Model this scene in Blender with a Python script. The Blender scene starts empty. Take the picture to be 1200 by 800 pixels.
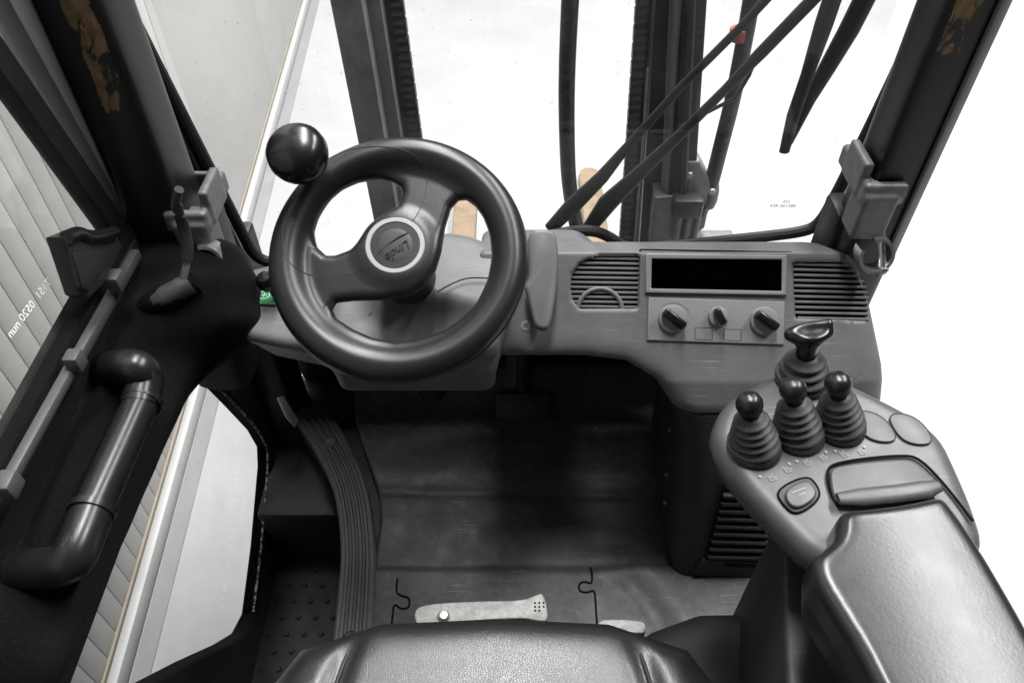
import bpy, bmesh, math, random
import numpy as np
from mathutils import Vector, Matrix

random.seed(4)
R = math.radians
scene = bpy.context.scene
col = scene.collection

# ------------------------------------------------------------------ camera
CAM = Vector((0.0, 0.0, 1.23))      # seated eye height above the cab floor (z = 0)
PITCH = 46.0
FPX = 900.0                         # focal length in pixels of a 1200 px wide frame
cam_d = bpy.data.cameras.new('camera')
cam_d.lens = 36.0 * FPX / 1200.0
cam_d.clip_start = 0.02
cam_d.clip_end = 200
cam = bpy.data.objects.new('camera', cam_d)
cam.location = CAM
cam.rotation_euler = (R(90 - PITCH), 0, 0)
col.objects.link(cam)
scene.camera = cam

# ------------------------------------------------------------------ light
world = bpy.data.worlds.new('World')
scene.world = world
world.use_nodes = True
wb = world.node_tree.nodes['Background']
wb.inputs[0].default_value = (0.93, 0.96, 1.0, 1)
wb.inputs[1].default_value = 0.035

def area(name, loc, target, sx, sy, power, colr=(1, 0.995, 0.985)):
    d = bpy.data.lights.new(name, 'AREA')
    d.shape = 'RECTANGLE'; d.size = sx; d.size_y = sy; d.energy = power; d.color = colr
    o = bpy.data.objects.new(name, d)
    o.location = loc
    o.rotation_euler = (Vector(target) - Vector(loc)).to_track_quat('-Z', 'Y').to_euler()
    col.objects.link(o)
    return o
# two rows of hall strip lights under the ceiling
area('hall_light', (0.0, 3.4, 5.0), (0.0, 3.4, 0), 0.6, 5.4, 640)
area('hall_light', (3.1, 3.2, 5.0), (3.1, 3.2, 0), 0.4, 5.8, 680)

vs = scene.view_settings
vs.view_transform = 'Standard'
vs.look = 'None'
vs.exposure = 0.0
vs.gamma = 1.0
vs.use_curve_mapping = False
scene.cycles.max_bounces = 10
scene.cycles.transparent_max_bounces = 16
scene.cycles.use_denoising = True

# ------------------------------------------------------------------ helpers
cs, sn = math.cos(R(PITCH)), math.sin(R(PITCH))
def ray(px, py):
    u, v = (px - 600) / FPX, (py - 400) / FPX
    return Vector((u, cs - v * sn, -(sn + v * cs)))
def P(px, py, x=None, y=None, z=None, d=None):
    """point of the scene seen at a pixel of the photograph, on the plane x=, y= or z= or at depth d"""
    r = ray(px, py)
    if d is None:
        if z is not None: d = (z - CAM.z) / r.z
        elif y is not None: d = (y - CAM.y) / r.y
        else: d = (x - CAM.x) / r.x
    return CAM + r * d
def on_plane(px, py, o, n):
    r = ray(px, py)
    return CAM + r * ((Vector(o) - CAM).dot(n) / r.dot(n))

def me_from(name, verts, faces, smooth=True, angle=35):
    me = bpy.data.meshes.new(name)
    me.from_pydata([tuple(v) for v in verts], [], faces)
    me.validate(); me.update()
    bm = bmesh.new(); bm.from_mesh(me)
    bmesh.ops.recalc_face_normals(bm, faces=bm.faces)
    bm.to_mesh(me); bm.free()
    if smooth:
        me.shade_smooth()
        me.set_sharp_from_angle(angle=R(angle))
    return me
def wloc(o):
    v = Vector((0, 0, 0))
    while o is not None:
        v += o.location; o = o.parent
    return v
def obj(name, me, mat=None, parent=None, at=None):
    """link a mesh whose vertices are world coordinates; parents only translate"""
    o = bpy.data.objects.new(name, me)
    if mat is not None and me is not None and not me.materials:
        me.materials.append(mat)
    base = Vector(at) if at is not None else Vector((0, 0, 0))
    if parent is not None:
        o.parent = parent
        o.location = base - wloc(parent)
    else:
        o.location = base
    col.objects.link(o)
    return o
def empty(name, loc, parent=None):
    o = bpy.data.objects.new(name, None)
    o.empty_display_size = 0.05
    o.location = Vector(loc)
    if parent is not None:
        o.parent = parent; o.location = Vector(loc) - wloc(parent)
    col.objects.link(o)
    return o
def tag(o, label=None, cat=None, group=None, kind=None):
    if label: o['label'] = label
    if cat: o['category'] = cat
    if group: o['group'] = group
    if kind: o['kind'] = kind
    return o

def chaikin(pts, n=2, closed=True):
    pts = [Vector(p) for p in pts]
    for _ in range(n):
        out = []
        m = len(pts)
        if closed:
            for i in range(m):
                a, b = pts[i], pts[(i + 1) % m]
                out += [a * .75 + b * .25, a * .25 + b * .75]
        else:
            out = [pts[0]]
            for i in range(m - 1):
                a, b = pts[i], pts[i + 1]
                out += [a * .75 + b * .25, a * .25 + b * .75]
            out.append(pts[-1])
        pts = out
    return pts

def loft(rings, cap=True, closed=True):
    n = len(rings[0]); V = []; F = []
    for r in rings: V += [tuple(p) for p in r]
    for i in range(len(rings) - 1):
        for j in range(n if closed else n - 1):
            k = (j + 1) % n
            F.append((i * n + j, i * n + k, (i + 1) * n + k, (i + 1) * n + j))
    if cap and closed:
        F.append(tuple(range(n))[::-1])
        F.append(tuple(range((len(rings) - 1) * n, len(rings) * n)))
    return V, F

def sweep(path, rad, seg=14, cap=True, flat=1.0, up=(0, 0, 1)):
    """tube along a path; rad may be a number or one per point; flat squashes the section along up"""
    path = [Vector(p) for p in path]; n = len(path)
    if not hasattr(rad, '__len__'): rad = [rad] * n
    rings = []; ref = Vector(up)
    for i in range(n):
        t = (path[min(i + 1, n - 1)] - path[max(i - 1, 0)]).normalized()
        a = ref - t * ref.dot(t)
        if a.length < 1e-4: a = Vector((1, 0, 0)) - t * t.x
        a.normalize(); ref = a if flat == 1.0 else ref
        b = t.cross(a)
        rings.append([path[i] + a * (math.cos(2 * math.pi * k / seg) * rad[i] * flat) + b * (math.sin(2 * math.pi * k / seg) * rad[i]) for k in range(seg)])
    return loft(rings, cap)
def smooth_path(pts, n=3):
    return chaikin(pts, n, closed=False)
def tube(name, path, rad, mat, parent, seg=14, **k):
    V, F = sweep(path, rad, seg, **k)
    return obj(name, me_from(name, V, F), mat, parent)

def frame(o, axis, xref=(1, 0, 0)):
    z = Vector(axis).normalized(); x = Vector(xref); x = (x - z * x.dot(z)).normalized(); y = z.cross(x)
    m = Matrix((x, y, z)).transposed().to_4x4(); m.translation = Vector(o)
    return m
def lathe(name, prof, M, mat, parent, seg=32, angle=35):
    """prof: (radius, height) pairs, turned about the local z of matrix M"""
    V = []; F = []
    for r, h in prof:
        for k in range(seg):
            a = 2 * math.pi * k / seg
            V.append(M @ Vector((max(r, 1e-5) * math.cos(a), max(r, 1e-5) * math.sin(a), h)))
    for i in range(len(prof) - 1):
        for k in range(seg):
            l = (k + 1) % seg
            F.append((i * seg + k, i * seg + l, (i + 1) * seg + l, (i + 1) * seg + k))
    F.append(tuple(range(seg))[::-1]); F.append(tuple(range((len(prof) - 1) * seg, len(prof) * seg)))
    return obj(name, me_from(name, V, F, angle=angle), mat, parent)
def box_me(name, M, size, bevel=0.002, segs=2):
    bm = bmesh.new()
    bmesh.ops.create_cube(bm, size=1)
    for v in bm.verts: v.co = Vector((v.co.x * size[0], v.co.y * size[1], v.co.z * size[2]))
    if bevel:
        bmesh.ops.bevel(bm, geom=bm.edges[:], offset=bevel, segments=segs, profile=0.5, affect='EDGES')
    bm.transform(M)
    me = bpy.data.meshes.new(name); bm.to_mesh(me); bm.free()
    me.shade_smooth(); me.set_sharp_from_angle(angle=R(40))
    return me
def box(name, c, size, mat, parent, bevel=0.002, M=None):
    m = M if M is not None else Matrix.Translation(Vector(c))
    return obj(name, box_me(name, m, size, bevel), mat, parent)
def bar_between(name, a, b, w, t, mat, parent, nrm=(0, 0, 1), bevel=0.002):
    """a bar from a to b, w wide, t thick along nrm"""
    a, b = Vector(a), Vector(b); x = (b - a); L = x.length; x.normalize()
    z = Vector(nrm); z = (z - x * z.dot(x)).normalized(); y = z.cross(x)
    m = Matrix((x, y, z)).transposed().to_4x4(); m.translation = (a + b) / 2
    return obj(name, box_me(name, m, (L, w, t), bevel), mat, parent)
def slab(name, outline, nrm, thick, mat, parent, bevel=0.003, segs=3):
    """a flat plate: outline points lie in one plane, extruded by thick along -nrm, front edges rounded"""
    nrm = Vector(nrm).normalized(); pts = [Vector(p) for p in outline]
    bm = bmesh.new()
    vs_ = [bm.verts.new(p) for p in pts]
    f = bm.faces.new(vs_); f.normal_update()
    if f.normal.dot(nrm) < 0: f.normal_flip()
    g = bmesh.ops.extrude_face_region(bm, geom=[f])
    for v in [e for e in g['geom'] if isinstance(e, bmesh.types.BMVert)]: v.co -= nrm * thick
    bmesh.ops.recalc_face_normals(bm, faces=bm.faces)
    if bevel:
        es = [e for e in bm.edges if len(e.link_faces) == 2 and abs(e.link_faces[0].normal.dot(e.link_faces[1].normal)) < .3 and (abs(e.link_faces[0].normal.dot(nrm)) > .9 or abs(e.link_faces[1].normal.dot(nrm)) > .9)]
        bmesh.ops.bevel(bm, geom=es, offset=bevel, segments=segs, profile=0.5, affect='EDGES')
    me = bpy.data.meshes.new(name); bm.to_mesh(me); bm.free()
    me.shade_smooth(); me.set_sharp_from_angle(angle=R(40))
    return obj(name, me, mat, parent)
def puff(name, poly, prof, mat, parent, zdir=(0, 0, 1), angle=50):
    """plan outline lofted through (inset, height) rings; inset is metres along the inward normal"""
    pts = [Vector(p) for p in poly]; n = len(pts); zd = Vector(zdir).normalized()
    c = sum(pts, Vector()) / n
    area_ = sum((pts[i] - c).cross(pts[(i + 1) % n] - c).dot(zd) for i in range(n))
    sg = 1 if area_ > 0 else -1
    nr = []
    for i in range(n):
        t = (pts[(i + 1) % n] - pts[i - 1]).normalized()
        nr.append(zd.cross(t) * sg)
    rings = []
    for ins, h in prof:
        rings.append([pts[i] + nr[i] * ins + zd * h if ins >= 0 and ins < .5 else c + (pts[i] - c) * (1 - (ins - .5)) + zd * h for i in range(n)])
    V, F = loft(rings)
    return obj(name, me_from(name, V, F, angle=angle), mat, parent)

# ---- signed distance fields meshed with surface nets
def smin(a, b, k):
    h = np.clip(.5 + .5 * (b - a) / k, 0, 1)
    return b * (1 - h) + a * h - k * h * (1 - h)
def smax(a, b, k): return -smin(-a, -b, k)
def sd_poly(x, y, pts):
    pts = [(p[0], p[1]) for p in pts]
    d = None; s = None; n = len(pts)
    for i in range(n):
        ax, ay = pts[i]; bx, by = pts[i - 1]
        ex, ey = bx - ax, by - ay
        wx, wy = x - ax, y - ay
        t = np.clip((wx * ex + wy * ey) / (ex * ex + ey * ey), 0, 1)
        dd = (wx - ex * t) ** 2 + (wy - ey * t) ** 2
        c1 = (y >= ay); c2 = (y < by); c3 = (ex * wy > ey * wx)
        fl = (c1 & c2 & c3) | (~c1 & ~c2 & ~c3)
        d = dd if d is None else np.minimum(d, dd)
        s = np.where(fl, -1.0, 1.0) if s is None else np.where(fl, -s, s)
    return s * np.sqrt(d)
def extr(d2, dz, k=0.0):
    if k: return smax(d2, dz, k)
    return np.maximum(d2, dz)
def sd_box(x, y, z, c, h, r):
    qx = np.abs(x - c[0]) - h[0] + r; qy = np.abs(y - c[1]) - h[1] + r; qz = np.abs(z - c[2]) - h[2] + r
    return np.sqrt(np.maximum(qx, 0) ** 2 + np.maximum(qy, 0) ** 2 + np.maximum(qz, 0) ** 2) + np.minimum(np.maximum(qx, np.maximum(qy, qz)), 0) - r
def sd_ell(x, y, z, c, r):
    k0 = np.sqrt(((x - c[0]) / r[0]) ** 2 + ((y - c[1]) / r[1]) ** 2 + ((z - c[2]) / r[2]) ** 2)
    k1 = np.sqrt(((x - c[0]) / r[0] ** 2) ** 2 + ((y - c[1]) / r[1] ** 2) ** 2 + ((z - c[2]) / r[2] ** 2) ** 2)
    return k0 * (k0 - 1) / np.maximum(k1, 1e-6)
def sd_cap(x, y, z, a, b, r0, r1=None):
    r1 = r0 if r1 is None else r1
    ax, ay, az = a; e = [b[i] - a[i] for i in range(3)]
    t = np.clip(((x - ax) * e[0] + (y - ay) * e[1] + (z - az) * e[2]) / sum(v * v for v in e), 0, 1)
    return np.sqrt((x - ax - e[0] * t) ** 2 + (y - ay - e[1] * t) ** 2 + (z - az - e[2] * t) ** 2) - (r0 + (r1 - r0) * t)
def net(name, f, lo, hi, h, M=None, angle=60):
    ax = [np.arange(lo[i], hi[i] + h, h) for i in range(3)]
    X, Y, Z = ax[0][:, None, None], ax[1][None, :, None], ax[2][None, None, :]
    D = np.broadcast_to(f(X, Y, Z), (len(ax[0]), len(ax[1]), len(ax[2]))).astype(np.float32)
    nx, ny, nz = D.shape
    def S(o): return D[o[0]:nx - 1 + o[0], o[1]:ny - 1 + o[1], o[2]:nz - 1 + o[2]]
    cn = [(i, j, k) for i in (0, 1) for j in (0, 1) for k in (0, 1)]
    cnt = np.zeros((nx - 1, ny - 1, nz - 1), np.int32)
    pos = np.zeros((nx - 1, ny - 1, nz - 1, 3), np.float32)
    for a in cn:
        for q in range(3):
            if a[q]: continue
            b = list(a); b[q] = 1
            sa, sb = S(a), S(b)
            cr = (sa < 0) != (sb < 0)
            den = np.where(cr, sa - sb, 1)
            t = np.where(cr, sa / den, 0)
            cnt += cr
            for m in range(3):
                pos[..., m] += np.where(cr, a[m] + (t if m == q else 0), 0)
    act = cnt > 0
    idx = -np.ones(cnt.shape, np.int64); idx[act] = np.arange(act.sum())
    ijk = np.argwhere(act)
    v = pos[act] / cnt[act][:, None]
    V = np.array([lo[0], lo[1], lo[2]]) + (ijk + v) * h
    F = []
    ins = D < 0
    c = ins[:-1, 1:-1, 1:-1] != ins[1:, 1:-1, 1:-1]
    i, j, k = np.nonzero(c); fl = ins[:-1, 1:-1, 1:-1][c]
    q = np.stack([idx[i, j, k], idx[i, j + 1, k], idx[i, j + 1, k + 1], idx[i, j, k + 1]], 1); F.append(np.where(fl[:, None], q, q[:, ::-1]))
    c = ins[1:-1, :-1, 1:-1] != ins[1:-1, 1:, 1:-1]
    i, j, k = np.nonzero(c); fl = ins[1:-1, :-1, 1:-1][c]
    q = np.stack([idx[i, j, k], idx[i, j, k + 1], idx[i + 1, j, k + 1], idx[i + 1, j, k]], 1); F.append(np.where(fl[:, None], q, q[:, ::-1]))
    c = ins[1:-1, 1:-1, :-1] != ins[1:-1, 1:-1, 1:]
    i, j, k = np.nonzero(c); fl = ins[1:-1, 1:-1, :-1][c]
    q = np.stack([idx[i, j, k], idx[i + 1, j, k], idx[i + 1, j + 1, k], idx[i, j + 1, k]], 1); F.append(np.where(fl[:, None], q, q[:, ::-1]))
    F = np.concatenate(F)
    # pull the vertices onto the surface
    for _ in range(2):
        e = h * .05
        def ev(p): return f(p[:, 0], p[:, 1], p[:, 2])
        d0 = ev(V)
        g = np.stack([ev(V + np.eye(3)[m] * e) - d0 for m in range(3)], 1) / e
        V = V - g * np.clip(d0 / np.maximum((g ** 2).sum(1), .3), -h * .5, h * .5)[:, None]
    if M is not None:
        A = np.array(M)[:3, :3]; V = V @ A.T + np.array(M.translation)
    me = bpy.data.meshes.new(name)
    me.vertices.add(len(V)); me.vertices.foreach_set('co', V.astype(np.float32).ravel())
    me.loops.add(len(F) * 4); me.polygons.add(len(F))
    me.polygons.foreach_set('loop_start', np.arange(len(F)) * 4)
    me.loops.foreach_set('vertex_index', F.astype(np.int32).ravel())
    me.update(); me.validate()
    me.shade_smooth(); me.set_sharp_from_angle(angle=R(angle))
    return me

def text_me(name, body, M, size, depth=0.0004, shear=0.0):
    cu = bpy.data.curves.new(name, 'FONT'); cu.body = body; cu.size = size; cu.extrude = depth
    cu.align_x = 'CENTER'; cu.align_y = 'CENTER'; cu.shear = shear; cu.resolution_u = 3
    o = bpy.data.objects.new(name, cu); col.objects.link(o)
    bpy.context.view_layer.update()
    me = bpy.data.meshes.new_from_object(o.evaluated_get(bpy.context.evaluated_depsgraph_get()))
    bpy.data.objects.remove(o)
    me.transform(M); me.materials.clear()
    return me

# ------------------------------------------------------------------ materials
def mat_new(name):
    m = bpy.data.materials.new(name); m.use_nodes = True
    nt = m.node_tree; b = nt.nodes['Principled BSDF']
    return m, nt, b
def N(nt, t, **k):
    n = nt.nodes.new(t)
    for a, v in k.items(): setattr(n, a, v)
    return n
def ramp(nt, stops, fac):
    r = N(nt, 'ShaderNodeValToRGB')
    e = r.color_ramp.elements
    e[0].position, e[0].color = stops[0][0], stops[0][1]
    e[1].position, e[1].color = stops[-1][0], stops[-1][1]
    for p, c in stops[1:-1]:
        x = e.new(p); x.color = c
    nt.links.new(fac, r.inputs[0])
    return r.outputs[0]
def g(v, a=1.0): return (v, v, v, a)
def coord(nt, scale=1.0):
    tc = N(nt, 'ShaderNodeTexCoord')
    return tc.outputs['Object']
def noise(nt, vec, scale, detail=4, rough=.55, dist=0):
    n = N(nt, 'ShaderNodeTexNoise'); n.inputs['Scale'].default_value = scale
    n.inputs['Detail'].default_value = detail; n.inputs['Roughness'].default_value = rough
    n.inputs['Distortion'].default_value = dist
    nt.links.new(vec, n.inputs['Vector']); return n.outputs['Fac']
def plastic(name, base, rough=.5, grain=1600, bump=.15, var=.25, spec=.5, rvar=.06, coat=0, tint=(1, 1, 1.03), dust_veil=0.0, dist=.00014, scratch=0.0):
    m, nt, b = mat_new(name); L = nt.links
    v = coord(nt)
    n1 = noise(nt, v, 9, 5, .6)
    lo = tuple(base * (1 - var) * t for t in tint) + (1,); hi = tuple(base * (1 + var) * t for t in tint) + (1,)
    c = ramp(nt, [(.3, lo), (.7, hi)], n1)
    if dust_veil:
        n3 = noise(nt, v, 60, 8, .75)
        mx = N(nt, 'ShaderNodeMix', data_type='RGBA'); dm = ramp(nt, [(.48, g(0)), (.72, g(dust_veil))], n3)
        L.new(dm, mx.inputs[0]); L.new(c, mx.inputs[6]); mx.inputs[7].default_value = (.22, .215, .2, 1)
        c = mx.outputs[2]
    if scratch:
        for rot, th in (((.3, .2, .5), .66), ((-.4, .5, -.7), .68)):
            mp = N(nt, 'ShaderNodeMapping'); mp.inputs['Rotation'].default_value = rot; mp.inputs['Scale'].default_value = (14, 420, 420); L.new(v, mp.inputs[0])
            ns = noise(nt, mp.outputs[0], 1, 2, .5)
            nk = noise(nt, v, 17, 3, .6)
            ml = N(nt, 'ShaderNodeMath', operation='MULTIPLY'); L.new(ramp(nt, [(th, g(0)), (th + .05, g(scratch))], ns), ml.inputs[0]); L.new(ramp(nt, [(.48, g(0)), (.62, g(1))], nk), ml.inputs[1])
            mx = N(nt, 'ShaderNodeMix', data_type='RGBA'); L.new(ml.outputs[0], mx.inputs[0]); L.new(c, mx.inputs[6]); mx.inputs[7].default_value = (.36, .36, .36, 1); c = mx.outputs[2]
        sp = noise(nt, v, 420, 2, .5)
        mx = N(nt, 'ShaderNodeMix', data_type='RGBA'); L.new(ramp(nt, [(.74, g(0)), (.78, g(scratch))], sp), mx.inputs[0]); L.new(c, mx.inputs[6]); mx.inputs[7].default_value = (.5, .5, .48, 1); c = mx.outputs[2]
    L.new(c, b.inputs['Base Color'])
    n2 = noise(nt, v, 26, 6, .65)
    rr = N(nt, 'ShaderNodeMapRange'); rr.inputs[1].default_value = .3; rr.inputs[2].default_value = .7
    rr.inputs[3].default_value = rough - rvar; rr.inputs[4].default_value = rough + rvar
    L.new(n2, rr.inputs[0]); L.new(rr.outputs[0], b.inputs['Roughness'])
    b.inputs['Specular IOR Level'].default_value = spec
    b.inputs['Coat Weight'].default_value = coat
    if bump:
        vo = N(nt, 'ShaderNodeTexVoronoi'); vo.inputs['Scale'].default_value = grain; L.new(v, vo.inputs['Vector'])
        n4 = noise(nt, v, grain * .35, 3, .6)
        ad = N(nt, 'ShaderNodeMath', operation='ADD'); L.new(vo.outputs['Distance'], ad.inputs[0]); L.new(n4, ad.inputs[1])
        bp = N(nt, 'ShaderNodeBump'); bp.inputs['Strength'].default_value = bump; bp.inputs['Distance'].default_value = dist
        L.new(ad.outputs[0], bp.inputs['Height']); L.new(bp.outputs[0], b.inputs['Normal'])
    return m
def metal(name, colr, rough=.4, scale=40, metallic=1.0, var=.2, bump=.1):
    m, nt, b = mat_new(name); L = nt.links; v = coord(nt)
    n1 = noise(nt, v, scale, 6, .65)
    c = ramp(nt, [(.3, tuple(x * (1 - var) for x in colr) + (1,)), (.7, tuple(min(1, x * (1 + var)) for x in colr) + (1,))], n1)
    L.new(c, b.inputs['Base Color']); b.inputs['Metallic'].default_value = metallic
    n2 = noise(nt, v, scale * 3, 4, .6)
    rr = N(nt, 'ShaderNodeMapRange'); rr.inputs[3].default_value = rough - .12; rr.inputs[4].default_value = rough + .15
    L.new(n2, rr.inputs[0]); L.new(rr.outputs[0], b.inputs['Roughness'])
    bp = N(nt, 'ShaderNodeBump'); bp.inputs['Strength'].default_value = bump; bp.inputs['Distance'].default_value = .001
    L.new(n2, bp.inputs['Height']); L.new(bp.outputs[0], b.inputs['Normal'])
    return m
def glass(name, dust_veil=.05, tint=(.975, .98, .98), spots=True):
    m, nt, b = mat_new(name); L = nt.links; v = coord(nt)
    out = nt.nodes['Material Output']; nt.nodes.remove(b)
    tr = N(nt, 'ShaderNodeBsdfTransparent'); tr.inputs[0].default_value = tint + (1,)
    gl = N(nt, 'ShaderNodeBsdfGlossy'); gl.inputs['Roughness'].default_value = .01
    fr = N(nt, 'ShaderNodeFresnel'); fr.inputs[0].default_value = 1.5
    ge = N(nt, 'ShaderNodeNewGeometry'); iv = N(nt, 'ShaderNodeMath', operation='SUBTRACT'); iv.inputs[0].default_value = 1; L.new(ge.outputs['Backfacing'], iv.inputs[1])
    ml = N(nt, 'ShaderNodeMath', operation='MULTIPLY'); L.new(fr.outputs[0], ml.inputs[0]); L.new(iv.outputs[0], ml.inputs[1])
    mx = N(nt, 'ShaderNodeMixShader'); L.new(ml.outputs[0], mx.inputs[0]); L.new(tr.outputs[0], mx.inputs[1]); L.new(gl.outputs[0], mx.inputs[2])
    df = N(nt, 'ShaderNodeBsdfDiffuse'); df.inputs[0].default_value = (.6, .6, .58, 1)
    n1 = noise(nt, v, 7, 6, .7); n2 = noise(nt, v, 130, 4, .6)
    a = ramp(nt, [(.45, g(dust_veil * .25)), (.75, g(dust_veil))], n1)  # dust film, also stands in for reflections veiling the panes
    if spots:
        s = ramp(nt, [(.66, g(0)), (.74, g(.22))], n2)
        ad = N(nt, 'ShaderNodeMath', operation='ADD'); L.new(a, ad.inputs[0]); L.new(s, ad.inputs[1]); a = ad.outputs[0]
    m2 = N(nt, 'ShaderNodeMixShader'); L.new(a, m2.inputs[0]); L.new(mx.outputs[0], m2.inputs[1]); L.new(df.outputs[0], m2.inputs[2])
    L.new(m2.outputs[0], out.inputs[0])
    return m

M_dash = plastic('dash_plastic', .13, .5, 1500, .3, .16, dust_veil=.18, scratch=.55)
M_panel = plastic('panel_plastic', .22, .48, 2200, .12, .08, dust_veil=.05)
M_dark = plastic('dark_plastic', .022, .5, 1500, .15, .2)
M_under = plastic('lower_plastic', .02, .55, 1500, .2, .2, dust_veil=.05, scratch=.15)
M_wheel = plastic('wheel_grain', .013, .34, 700, .5, .2, rvar=.02, dust_veil=.0, dist=.00012)
M_wheelsm = plastic('wheel_smooth', .012, .3, 1800, .1, .2, rvar=.05, dust_veil=.0)
M_knob = plastic('knob_gloss', .008, .24, 900, .0, .2, rvar=.06)
M_boot = plastic('boot_rubber', .024, .55, 900, .15, .25, dust_veil=.18)
M_arm = plastic('armrest_skin', .012, .29, 330, .35, .15, rvar=.02, spec=.5, dist=.00008)
M_cons = plastic('console_plastic', .058, .42, 1500, .2, .18, dust_veil=.08, scratch=.3)
M_leg = plastic('leg_black_plastic', .022, .55, 1500, .2, .2, dust_veil=.05, scratch=.1)
M_black = plastic('black_rubber', .012, .6, 800, .1, .3)
M_void = plastic('recess_black', .005, .8, 800, .0, .2, spec=.1)
M_mat = plastic('mat_rubber', .05, .5, 500, .2, .4, dust_veil=.25, rvar=.12, scratch=.35, dist=.0003)
M_rib = plastic('ribbed_strip', .062, .5, 700, .15, .2, dust_veil=.15)
M_pill = plastic('pillar_paint', .01, .42, 700, .08, .15, dust_veil=.04)
M_frame = plastic('frame_grey', .075, .5, 700, .1, .15, dust_veil=.1)
M_cast = metal('cast_grey', (.16, .16, .165), .45, 60, .3, .2, .3)
M_mast = metal('mast_steel', (.21, .212, .213), .5, 30, .3, .25, .3)
M_mastd = metal('mast_dark', (.045, .046, .048), .45, 30, .3, .3, .3)
M_steel = metal('bright_steel', (.62, .62, .6), .3, 60, .9, .1, .1)
M_chain = metal('chain_steel', (.06, .058, .055), .5, 120, .5, .5, .4)
M_worn = metal('worn_paint', (.19, .187, .18), .5, 70, .2, .35, .4)
M_hose = plastic('hose_rubber', .018, .45, 500, .15, .3, dust_veil=.3, scratch=.4)
M_white = plastic('white_paint', .75, .5, 500, 0, .03)
M_ring = plastic('hub_ring', .36, .4, 500, 0, .03, tint=(1, .99, .96))
M_green = plastic('green_label', .1, .4, 500, 0, .05, tint=(.15, 2.2, .6))
M_fork = metal('fork_ochre', (.27, .195, .13), .55, 20, .1, .25, .2)
M_glass = glass('windscreen_glass', .075)  # dust made stronger to imitate the grey veil of a reflection
M_dglass = glass('door_glass', .2, (.90, .905, .90))  # extra dust stands in for a faint reflection on the side glass
M_felt = None

def fabric(name, base):
    m, nt, b = mat_new(name); L = nt.links; v = coord(nt)
    n1 = noise(nt, v, 420, 5, .75); n2 = noise(nt, v, 14, 5, .6)
    c = ramp(nt, [(.4, g(base * .2)), (.68, g(base * 3.0))], n1)
    L.new(c, b.inputs['Base Color']); b.inputs['Roughness'].default_value = .95
    b.inputs['Specular IOR Level'].default_value = .15
    b.inputs['Sheen Weight'].default_value = .04; b.inputs['Sheen Roughness'].default_value = .4
    ad = N(nt, 'ShaderNodeMath', operation='ADD'); L.new(n1, ad.inputs[0]); L.new(n2, ad.inputs[1])
    bp = N(nt, 'ShaderNodeBump'); bp.inputs['Strength'].default_value = .9; bp.inputs['Distance'].default_value = .004
    L.new(ad.outputs[0], bp.inputs['Height']); L.new(bp.outputs[0], b.inputs['Normal'])
    return m
M_felt = fabric('black_felt', .0025)
def leather(name, base, rough, scale, spec=.6):
    m, nt, b = mat_new(name); L = nt.links; v = coord(nt)
    b.inputs['Base Color'].default_value = (base, base, base * 1.05, 1); b.inputs['Specular IOR Level'].default_value = spec
    vo = N(nt, 'ShaderNodeTexVoronoi', feature='DISTANCE_TO_EDGE'); vo.inputs['Scale'].default_value = scale
    n0 = noise(nt, v, scale * .6, 3, .6)
    mxv = N(nt, 'ShaderNodeMix', data_type='RGBA'); mxv.inputs[0].default_value = .003
    L.new(v, mxv.inputs[6])
    nv = N(nt, 'ShaderNodeTexNoise'); nv.inputs['Scale'].default_value = scale * .5; L.new(v, nv.inputs['Vector']); L.new(nv.outputs['Color'], mxv.inputs[7])
    L.new(mxv.outputs[2], vo.inputs['Vector'])
    cr = ramp(nt, [(.0, g(0)), (.12, g(1))], vo.outputs['Distance'])
    n3 = noise(nt, v, 30, 5, .65)
    ad = N(nt, 'ShaderNodeMath', operation='ADD'); L.new(cr, ad.inputs[0]); L.new(n3, ad.inputs[1])
    bp = N(nt, 'ShaderNodeBump'); bp.inputs['Strength'].default_value = .6; bp.inputs['Distance'].default_value = .00009
    L.new(ad.outputs[0], bp.inputs['Height']); L.new(bp.outputs[0], b.inputs['Normal'])
    rr = N(nt, 'ShaderNodeMapRange'); rr.inputs[3].default_value = rough - .06; rr.inputs[4].default_value = rough + .12
    L.new(n3, rr.inputs[0]); L.new(rr.outputs[0], b.inputs['Roughness'])
    return m
M_seat = leather('seat_vinyl', .011, .3, 420)
M_hood = leather('hood_vinyl', .009, .6, 300, .2)

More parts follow.
